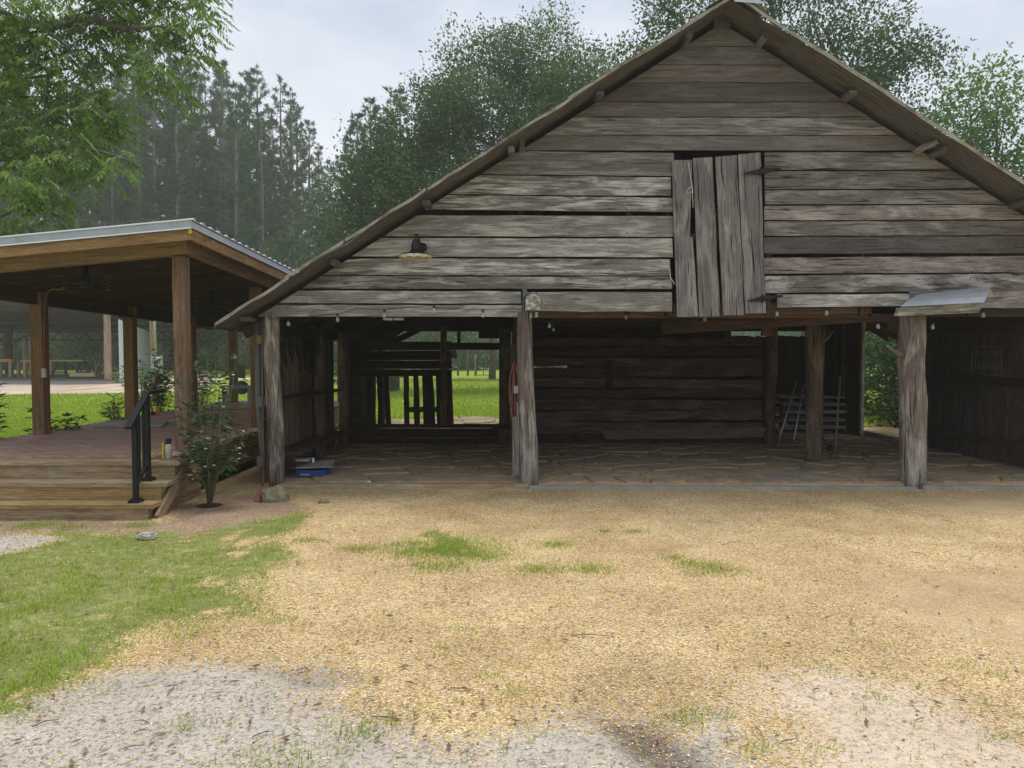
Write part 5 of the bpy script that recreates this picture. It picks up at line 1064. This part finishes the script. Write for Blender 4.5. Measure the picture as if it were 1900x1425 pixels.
for (x, y, z, rx, ry, rz) in pb:
    n = int(235*(rx*ry*rz)**(2/3)/.75); d_ = unit(rng.normal(size=(n, 3))); c = d_*(rng.random((n, 1))**.5)*np.array([rx, ry*1.2, rz])*(1+.25*np.sin(d_[:, :1]*7+x*3))+np.array([x, y, z])
    a = rng.uniform(0, 6.283, n); rd = np.stack([np.cos(a), np.sin(a), rng.uniform(-.75, -.05, n)], 1); rd = unit(rd); L_ = rng.uniform(.2, .36, n)
    sd = unit(np.cross(rd, np.array([0, 0, 1.])))
    for k in range(6):
        t = (k+1)/6.5; pt0 = c+rd*(L_*t)[:, None]+np.array([0, 0, -1])*((L_*t)**2*.9)[:, None]
        for sg in (-1, 1):
            B.append(pt0); D.append(unit(sd*sg*.8+rd*.55+np.array([0, 0, -.45])+rng.normal(size=(n, 3))*.12)); Ls.append(rng.uniform(.09, .155, n)*(1-.25*abs(t-.55)))
    B.append(c+rd*L_[:, None]+np.array([0, 0, -1])*(L_**2*.9)[:, None]); D.append(rd); Ls.append(np.full(n, .1))
B, D, Ls = np.concatenate(B), np.concatenate(D), np.concatenate(Ls); print('pecan', len(B))
v, f = leafquads(B, D, Ls, Ls*.3, up=np.tile([0, 0, 1.], (len(B), 1))+rng.normal(size=(len(B), 3))*.3); npmesh('crown', v, f, pecan_leaf, pt_)
# pines
def pine(seed, low):
    r = random.Random(seed); nr = np.random.default_rng(seed); H = 26.0; t = bpy.data.objects.new('pine_tree', None); C.objects.link(t)
    m = MB(); lean = r.uniform(-.35, .35); m.tube([(0, 0, -.2), (lean*.3, 0, 8), (lean*.7, .1, 16), (lean, 0, 22), (lean, 0, H)], [.21, .18, .145, .09, .02], 8)
    TB, TD = [], []
    z = H*low-1.5
    while z < H-.4:
        f_ = (z-H*low)/(H*(1-low)); f_ = max(f_, 0); Lr = (2.6*(1-f_)**.85+.25)*r.uniform(.6, 1.15)*(1 if z > H*low else .6)
        for k in range(r.choice((2, 3, 3, 4))):
            a = r.uniform(0, 6.283); up = .25+.55*f_+r.uniform(-.1, .15); e = Vector((math.cos(a)*Lr, math.sin(a)*Lr, up*Lr)); b = Vector((lean*z/H, 0, z)); md = b+e*.5-Vector((0, 0, .08*Lr)); q = b+e
            m.tube([b, md, q], [.045*(1-f_)+.012, .03*(1-f_)+.01, .008], 4, False)
            nt_ = max(3, int(Lr*4.6))
            for j in range(nt_):
                s = .35+.65*(j+1)/nt_; p = b.lerp(md, s*2) if s < .5 else md.lerp(q, s*2-1); o = Vector((r.gauss(0, .13), r.gauss(0, .13), r.uniform(0, .18)))*Lr*.5
                TB.append(tuple(p+o)); d_ = (e.normalized()*.7+o.normalized()*.5+Vector((0, 0, .7))).normalized(); TD.append(tuple(d_))
        z += r.uniform(.4, .95)
    TB.append((lean, 0, H-.1)); TD.append((0, 0, 1.)); TB, TD = np.array(TB), np.array(TD); n = len(TB); K = 13
    dirs = unit(TD[:, None]*.75+nr.normal(size=(n, K, 3))*.6).reshape(-1, 3); bs = np.repeat(TB, K, 0); v, f = leafquads(bs, dirs, nr.uniform(.28, .5, n*K), .06)
    m.build('trunk', pine_bark, t, True); npmesh('crown', v, f, pine_leaf, t, True); return t
protos = [pine(s, l) for s, l in ((1, .42), (2, .5), (3, .38), (4, .55), (5, .3))]
def tdist(px): return np.interp(px, [-100, 0, 250, 340, 425, 480, 545, 575, 600, 625, 660, 700, 745, 900], [60, 60, 75, 95, 122, 128, 165, 230, 275, 330, 235, 185, 165, 200])
spots = [(425, 66, 120), (410, 70, 140), (480, 68, 128), (470, 74, 150), (520, 72, 150), (541, 75, 170), (575, 78, 228), (557, 80, 200), (598, 84, 270), (612, 88, 300), (345, 64, 95), (365, 72, 120), (300, 62, 85), (270, 68, 75), (320, 76, 90), (690, 46, 188), (728, 48, 170), (655, 50, 240), (672, 47, 215), (708, 47, 205), (745, 52, 165), (640, 60, 290)]
r = random.Random(5)
while len(spots) < 94:
    px = r.uniform(-80, 640); Y = r.uniform(60, 100); spots.append((px, Y, float(tdist(px))+r.uniform(10, 170)))
for i in range(14): spots.append((r.uniform(780, 940) if i < 10 else r.uniform(1600, 1690), r.uniform(96, 125), r.uniform(430, 520)))
used = [0]*5; n_ = 0
desc = ['tall straight pine', 'slim high crowned pine', 'full bushy pine', 'bare trunked pine', 'low branching pine']
for i, (px, Y, top) in enumerate(spots):
    k = r.randrange(5) if i > 21 else (i % 3); p = protos[k]; s = (1.6+(HZ-top)*Y/F)/26.2
    if used[k] == 0: o = p; used[k] = 1
    else:
        o = p.copy(); C.objects.link(o)
        for ch in list(p.children): c = ch.copy(); C.objects.link(c); c.parent = o
    o.location = ((px-CX)*Y/F, Y, -.02); sx = max(s, .72); o.scale = (sx, sx, s); o.rotation_euler.z = r.uniform(0, 6.28)
    if i < 22 and top: 
        LBS = ['first pointed pine top right of the pecan leaves', 'pine crowded against the first pointed pine top', 'second pointed pine top against the open sky', 'pine just behind the second pointed top', 'third pointed pine top, stepping down to the right', 'dark pine right of the third pointed top', 'pine with its top halfway down the falling treeline', 'thin pine filling between the third top and the falling treeline', 'short looking pine at the right end of the pine row', 'last pine of the row next to the oaks', 'pine half hidden behind the hanging pecan tips', 'pine right of the half hidden pine behind pecan tips', 'pine whose trunk stands left of the pavilion corner', 'pine deep behind the middle of the pecan leaves', 'pine behind the right edge of the pecan leaves', 'pine top poking from the left shoulder of the oaks', 'tall pine top beside the big hazy oak', 'smaller pine at the left foot of the oaks', 'pine between the smaller pine and the poking top', 'pine just right of the top poking from the oaks', 'highest pine top against the big hazy oak', 'pine in the notch between the pine row and oaks']
        tag(o, LBS[i], 'pine tree', 'pines of the forest edge')
    elif i < 94:
        pl = 'behind the pecan leaves at the far left' if px < 110 else 'behind the middle of the pecan leaves' if px < 250 else 'between the pecan tips and the pavilion roof corner' if px < 370 else 'under the open sky above the pavilion roof' if px < 480 else 'left of the barn eave' if px < 560 else 'where the pine row meets the oaks'
        dp = 'front row' if Y < 73 else 'mid row' if Y < 86 else 'back row'
        tag(o, f'{dp} {desc[k]} {pl}', 'pine tree', 'pines massed in the forest')
    else: tag(o, 'tall thin trunked pine standing within the hazy forest behind' if i < 94 else 'distant pine standing beyond the dirt road behind the barn', 'pine tree', 'pines massed in the forest' if i < 94 else 'distant pines beyond the dirt road')
byl = {}
for o in C.objects:
    if o.name.startswith('pine_tree'): byl.setdefault(o['label'], []).append(o)
for lb, os_ in byl.items():
    if 1 < len(os_) < 5:
        os_.sort(key=lambda o: o.location.x/o.location.y)
        for o, w_ in zip(os_, ('left hand', 'right hand') if len(os_) == 2 else ('leftmost', 'second', 'third', 'rightmost')): o['label'] = w_+' '+lb
# understory and undergrowth
UB = [(x_, r.uniform(72, 92), r.uniform(.5, 2.2), r.uniform(2.5, 5), 3, r.uniform(1.5, 3.2)) for x_ in np.arange(-78, 90, 2.6)]
v, f = cloud(UB, 26, .42, 1.2, 14, .5); tag(npmesh('undergrowth', v, f, bush_leaf), 'dark undergrowth along the foot of the pine forest', 'undergrowth', kind='stuff')
UB = [(x_, r.uniform(104, 118), r.uniform(2, 3.5), r.uniform(5, 8), 4, r.uniform(3, 4.5)) for x_ in np.arange(-95, 120, 5)]
v, f = cloud(UB, 14, .8, 2.2, 14, .5); tag(npmesh('forest_backdrop', v, f, oak_leaf), 'hazy mass of distant woods closing the view', 'woods', kind='stuff')
for i, (px, Y, h_, lb) in enumerate([(420, 60, 9, 'young broadleaf tree right above the pavilion roof ridge'), (510, 62, 11, 'young broadleaf tree left of the barn eave'), (590, 58, 8, 'small broadleaf tree just above the barn eave'), (370, 58, 7, 'low young broadleaf tree behind the pavilion roof corner'), (180, 60, 7, 'low young broadleaf tree left behind the pavilion roof')]):
    x_ = (px-CX)*Y/F; tree(lb, (x_, Y, 0), [(x_, Y, h_*.55, 2.2, 2, h_*.32), (x_+1, Y, h_*.8, 1.6, 1.5, h_*.2), (x_-1.2, Y, h_*.4, 1.6, 1.5, h_*.2)], .12, .3, 34, oak_leaf, 'young trees at the forest edge', 'young_tree', twig=.8)
tree('single trunk tree by the field gate seen through the back doorway', (-1.25, 48, 0), [(-1.2, 48, 5.5, 2.6, 2.4, 1.7), (.8, 48, 5, 2, 2, 1.3), (-3.5, 48, 5, 1.8, 2, 1.3)], .24, .25, 60, oak_leaf, name='field_tree', root_=[V(-1.25, 48, -.1), V(-1.2, 48, 1.5), V(-1.3, 48, 3.5), V(-1.2, 48, 5)])
for i, (x_, Y, s, lb) in enumerate([(-11.5, 40, 1.0, 'low hedge like bush across the lawn behind the slatted window'), (-9.0, 41, .9, 'rounded bush right of the low hedge behind the slatted window'), (-7.2, 40, .8, 'small rounded bush behind the slats near the doorway')]):
    tree(lb, (x_, Y, 0), [(x_, Y, s*.6, s*1.5, s, s*.55)], .04, .16, 90, bush_leaf, 'bushes across the back lawn', 'bush', 'bush', twig=.3)
# shrubs
def leafy(name, label, base, stems, leaf, n_l, mat, cat='shrub', asp=.28, flowers=0, r_=.009, group=None):
    t = thing(name, label, cat, base, group); m = MB(); B, D = [], []; fl = []
    for pts in stems:
        pts = [Vector(p) for p in pts]; m.tube(pts, [r_*(1-.7*i/(len(pts)-1)) for i in range(len(pts))], 6)
        for k in range(n_l):
            s = rnd.uniform(.2, 1.0)**.75*(len(pts)-1); i = min(int(s), len(pts)-2); p = pts[i].lerp(pts[i+1], s-i); a = rnd.uniform(0, 6.283)
            q = p+V(math.cos(a), math.sin(a), rnd.uniform(-.3, .6))*rnd.uniform(0, leaf*.6); B.append(tuple(q)); D.append((math.cos(a), math.sin(a), rnd.uniform(-.45, .55)))
        for k in range(6): a = k*1.05; B.append(tuple(pts[-1])); D.append((math.cos(a), math.sin(a), rnd.uniform(.1, .9)))
        fl.append(pts[-1]); fl.append(pts[-1].lerp(pts[-2], .6))
    B, D = np.array(B), unit(np.array(D)); s = leaf*rng.uniform(.6, 1.25, len(B)); m.build('stems', stem_m, t)
    v, f = leafquads(B, D, s, s*asp, up=np.tile([0, 0, 1.], (len(B), 1))+rng.normal(size=(len(B), 3))*.4); npmesh('leaves', v, f, mat, t)
    if flowers:
        m = MB()
        for k in range(flowers):
            p = rnd.choice(fl)+V(rnd.uniform(-.06, .06), rnd.uniform(-.06, .06), rnd.uniform(-.02, .05))
            for j in range(4): a = j*1.57+rnd.random(); m.tube([p, p+V(math.cos(a)*.014, math.sin(a)*.014, .006)], [.003, .006], 4)
        tag(m.build('flowers', petal, t), kind='stuff')
    return t
sb = gnd(388, 938); stems = []
for (x, y, dY, fx) in [(330, 745, .0, 345), (348, 765, .1, 360), (365, 715, .15, 375), (385, 690, .0, 385), (400, 705, -.1, 398), (428, 725, .1, 415), (438, 700, .2, 425), (455, 812, .0, 435), (440, 850, -.1, 425), (350, 850, -.15, 360), (410, 770, -.2, 405), (372, 780, -.2, 378), (420, 870, -.15, 412), (360, 890, -.1, 368), (395, 830, -.25, 392), (430, 800, .15, 415), (345, 820, .1, 360), (385, 860, -.3, 386), (408, 735, .15, 402)]:
    y = y-(32 if y < 760 else 10); e = at(x, y, sb.y+dY); mdp = at((fx+388)/2, (y+905)/2, sb.y+dY*.5); md2 = at(fx, (y*1.6+905)/2.6, sb.y+dY*.8); stems.append([sb+V(rnd.uniform(-.02, .02), 0, 0), mdp, md2, e])
leafy('flowering_shrub', 'tall young shrub with narrow dark leaves and small white flowers beside the steps', sb, stems, .125, 30, shrub_leaf, flowers=30, asp=.27)
m = MB(); m.lathe(sb+V(0, 0, -.01), [(.0, .012), (.1, .014), (.13, .012), (.16, .0)], 16); tag(m.build('mulch_ring', plain('dark mulch', (.05, .035, .022), .95, 0, .4, 60, .8)), 'ring of dark mulch around the flowering shrub stem', 'mulch', kind='stuff')
def rstems(b, n, h_, sp):
    o = []
    for k in range(n): a = rnd.uniform(0, 6.283); hh_ = h_*rnd.uniform(.6, 1.1); e = b+V(math.cos(a)*sp*rnd.random(), math.sin(a)*sp*rnd.random(), hh_); o.append([b, b.lerp(e, .5)+V(0, 0, hh_*.1), e])
    return o
b = V(-6.9, 10.0, .0); b = V(at(-8, 800, 9.6).x, 9.6, .1); leafy('leafy_shrub', 'dark glossy shrub cut by the left edge of the picture', b, rstems(b, 9, 1.1, .3), .11, 16, shrub_leaf, asp=.4)
b = V(at(108, 800, 10.9).x, 10.9, 0); leafy('low_shrub', 'low leafy shrub behind the left rear pavilion post', b, rstems(b, 14, .75, .38), .1, 22, shrub_leaf, asp=.38)
b = V(at(215, 783, 12.6).x, 12.6, 0); leafy('spiky_plant', 'narrow leaved plant beside the second rear pavilion post', b, rstems(b, 14, .8, .3), .15, 14, shrub_leaf, asp=.12)
b = V(at(292, 770, 14.5).x, 14.5, 0); leafy('flowering_bush', 'dense dark bush with tiny white flowers behind the handrail', b, rstems(b, 22, 1.5, .45), .1, 34, bush_leaf, asp=.4, flowers=14)
b = V(at(372, 760, 17.5).x, 17.5, 0); leafy('flowering_bush', 'dark bush with white flowers left of the far pavilion post', b, rstems(b, 20, 1.5, .5), .11, 30, bush_leaf, asp=.4, flowers=18)
b = V(at(262, 728, 26).x, 26, 0); leafy('low_shrub', 'pale low shrub growing at the foot of the utility meter pole', b, rstems(b, 26, 1.1, 1.0), .16, 26, light_leaf, asp=.3)

# ------------------------------------------------------------------ far shed and yard
sh = thing('pole_shed', 'large open pole shed with trussed roof and grey blue metal side wall', 'shed', (-24, 48, 0))
A, B = V(-21.3, 41.5, 0), V(-26.6, 56.5, 0); n = 22
for i in range(n):
    p, q = A.lerp(B, i/n), A.lerp(B, (i+.97)/n); z0, z1 = 3.42-.05*i*.3, 3.42-.05*(i+1)*.3
    qboard('siding_sheet', [p+V(0, 0, z0), q+V(0, 0, z0-.01), q, p], .03 if i % 2 else .06, siding, sh, nrm=V(1, .3, 0), wob=0, n=1)
log('post', V(-21.75, 41.2, 0), V(-21.75, 41.2, 4.1), .19, .17, far_wood, sh, n=10, rings=8); log('post', V(-36, 44, 0), V(-36, 44, 4), .2, .18, post_dark, sh, n=8, rings=4)
pp = at(17, 690, 55); log('post', V(pp.x, 55, 0), V(pp.x, 55, 3.8), .28, .25, post_dark, sh, n=8, rings=4); 
MB().beam(V(pp.x-2.2, 55, 3.3), V(pp.x, 55, 2.2), .12, .14).beam(V(pp.x+2.2, 55, 3.3), V(pp.x, 55, 2.2), .12, .14).build('brace', post_dark, sh)
MB().box((-36, 48.5, .0), (29, 15.5, .16)).build('slab', plain('shed slab', (.33, .31, .28), .9), sh)
for i in range(26):
    x0 = -50+i*1.1; m = MB(); m.quad((x0, 40.6, 4.55), (x0+1.08, 40.6, 4.55), (x0+1.08, 57, 3.4), (x0, 57, 3.4), uv=[(0, 0)]*4); m.quad((x0, 57, 3.37), (x0+1.08, 57, 3.37), (x0+1.08, 40.6, 4.52), (x0, 40.6, 4.52), uv=[(0, 0)]*4); m.build('roof_sheet', rusty, sh)
for k, y in enumerate(np.arange(41, 57, 1.1)): MB().box((-36, y, 4.38-(y-41)*.07), (28, .07, .12)).build('purlin', tan_side if k % 2 else dark_wood, sh)
for k in range(5):
    y = 56.5 if k == 0 else 41+k*3.5; zt_ = 3.3 if k == 0 else 4.3-(y-41)*.07; m = MB(); m.beam(V(-50, y, zt_-.75), V(-21.8, y, zt_-.75), .09, .07)
    if k == 0:
        for j in range(30): x_ = -50+j*.95; m.beam(V(x_, y, zt_-.75), V(x_+.47, y, zt_-.1), .05, .06); m.beam(V(x_+.47, y, zt_-.1), V(x_+.95, y, zt_-.75), .05, .06)
    else: m = MB().beam(V(-50, y, zt_-.2), V(-21.8, y, zt_-.2), .1, .1)
    m.build('truss', dark_metal, sh)
tb = thing('work_table', 'wood topped work table on dark plastic legs inside the pole shed', 'table', at(128, 700, 46)); c = at(132, 669, 46)
MB().box((c.x, 46, c.z), (1.85, .9, .07)).build('table_top', new_pine, tb)
for xx in (-.75, .75):
    m = MB()
    for sgn in (-1, 1): m.beam(V(c.x+xx*.8+sgn*.05, 46+sgn*.3, c.z-.05), V(c.x+xx*1.05+sgn*.3, 46+sgn*.3, .08), .12, .12)
    m.box((c.x+xx, 46, .45), (.5, .4, .08)).build('leg_frame', charcoal, tb)
for i, px in enumerate((162, 190)):
    c = at(px, 680, 47); t_ = thing('sawhorse', ['left wooden sawhorse beside the work table in the shed', 'right wooden sawhorse next to the round shed post'][i], 'sawhorse', V(c.x, 47, .08), 'sawhorses in the pole shed')
    for sgn in (-1, 1):
        for dy_ in (-.3, .3): MB().beam(V(c.x, 47+dy_, 1.05), V(c.x+sgn*.42, 47+dy_, .08), .07, .09).build('leg', post_wood, t_)
    MB().beam(V(c.x-.18, 47, .75), V(c.x+.18, 47, .75), .05, .08).box((c.x, 47, 1.08), (.12, .8, .1)).build('top_rail', post_wood, t_)
rl = thing('timber_railing', 'yellowish timber railing inside the left end of the shed', 'railing', V(at(50, 700, 47).x, 47, 0)); 
for px in (0, 18, 33, 45, 57, 92): pxboard('post', px-2.2, 668, px+2.2, 700, 47, .15, new_pine if px in (18, 45, 92) else step_wood, rl, vert=True)
pxboard('top_rail', -60, 666, 22, 672, 46.9, .15, new_pine, rl); pxboard('top_rail', 38, 668, 95, 672, 46.9, .15, new_pine, rl)
tag(MB().box(at(153, 700, 44)+V(0, 0, .15), (1.45, .12, .22)).build('timber_beam', new_pine), 'new pale timber lying on the shed slab before the work table', 'timber')
tag(MB().box(at(192, 697, 46), (1.9, .5, .16)).build('lumber_pile', tan_side), 'low pile of brown lumber under the sawhorses', 'lumber')
mp_ = thing('utility_pole', 'short wooden utility pole with grey electric meter box and conduit', 'utility pole', at(287, 745, 24.5)); c = at(284, 650, 24.6)
log('pole', V(c.x, 24.6, 0), V(c.x, 24.6, 3.6), .09, .08, far_wood, mp_, n=8, rings=6); MB().box(at(291, 676, 24.4), (.31, .16, .56)).build('meter_box', meterm, mp_)
MB().lathe(at(292, 667, 24.3), [(0, .06), (.07, .055), (.075, 0)], 14, 'y').build('meter_dial', whitem, mp_); MB().tube([at(289, 660, 24.4), at(287, 600, 24.4), at(287, 560, 24.4)], .04, 8).build('conduit', tin, mp_)
# gate and field fence
gt = thing('field_gate', 'black tube gate across the field beside a wooden post', 'gate', V(at(896, 697, 54).x, 54, 0)); m = MB()
for a, b in (((884, 667), (884, 696)), ((908, 667), (908, 696)), ((897, 667), (897, 696)), ((884, 667), (908, 667)), ((884, 675), (908, 675)), ((884, 696), (908, 696))): m.tube([at(*a, 54), at(*b, 54)], .025, 6)
m.build('gate_frame', black_metal, gt)
for i, (px, y0) in enumerate(((882, 659), (868, 650), (912, 662), (850, 664), (930, 664), (806, 664), (980, 664))):
    p = at(px, y0, 54.2); tag(log('fence_post', V(p.x, 54.2, 0), p, .08, .07, far_wood if i == 0 else post_dark, None, n=8, rings=4), ['pale wooden gate post on the left of the field gate', 'thin dark fence post left of the field gate', 'dark post on the right of the field gate', 'short fence post two left of the gate', 'short fence post right of the gate', 'fence post far left of the gate', 'fence post far right of the gate'][i], 'fence post', 'posts of the field fence')
# haze
HZD = .0013
m = MB().box((10, 60, 17), (290, 150, 42)); hz = m.build('haze', bpy.data.materials.new('pale haze')); hm = hz.data.materials[0]; hm.use_nodes = True; n_ = hm.node_tree; n_.nodes.remove(n_.nodes['Principled BSDF'])
pv = n_.nodes.new('ShaderNodeVolumePrincipled'); pv.inputs['Color'].default_value = (.93, .96, 1, 1); pv.inputs['Density'].default_value = HZD; pv.inputs['Anisotropy'].default_value = .35; n_.links.new(pv.outputs[0], n_.nodes['Material Output'].inputs['Volume'])
tag(hz, 'thin pale summer haze over the whole place', 'haze', kind='stuff')
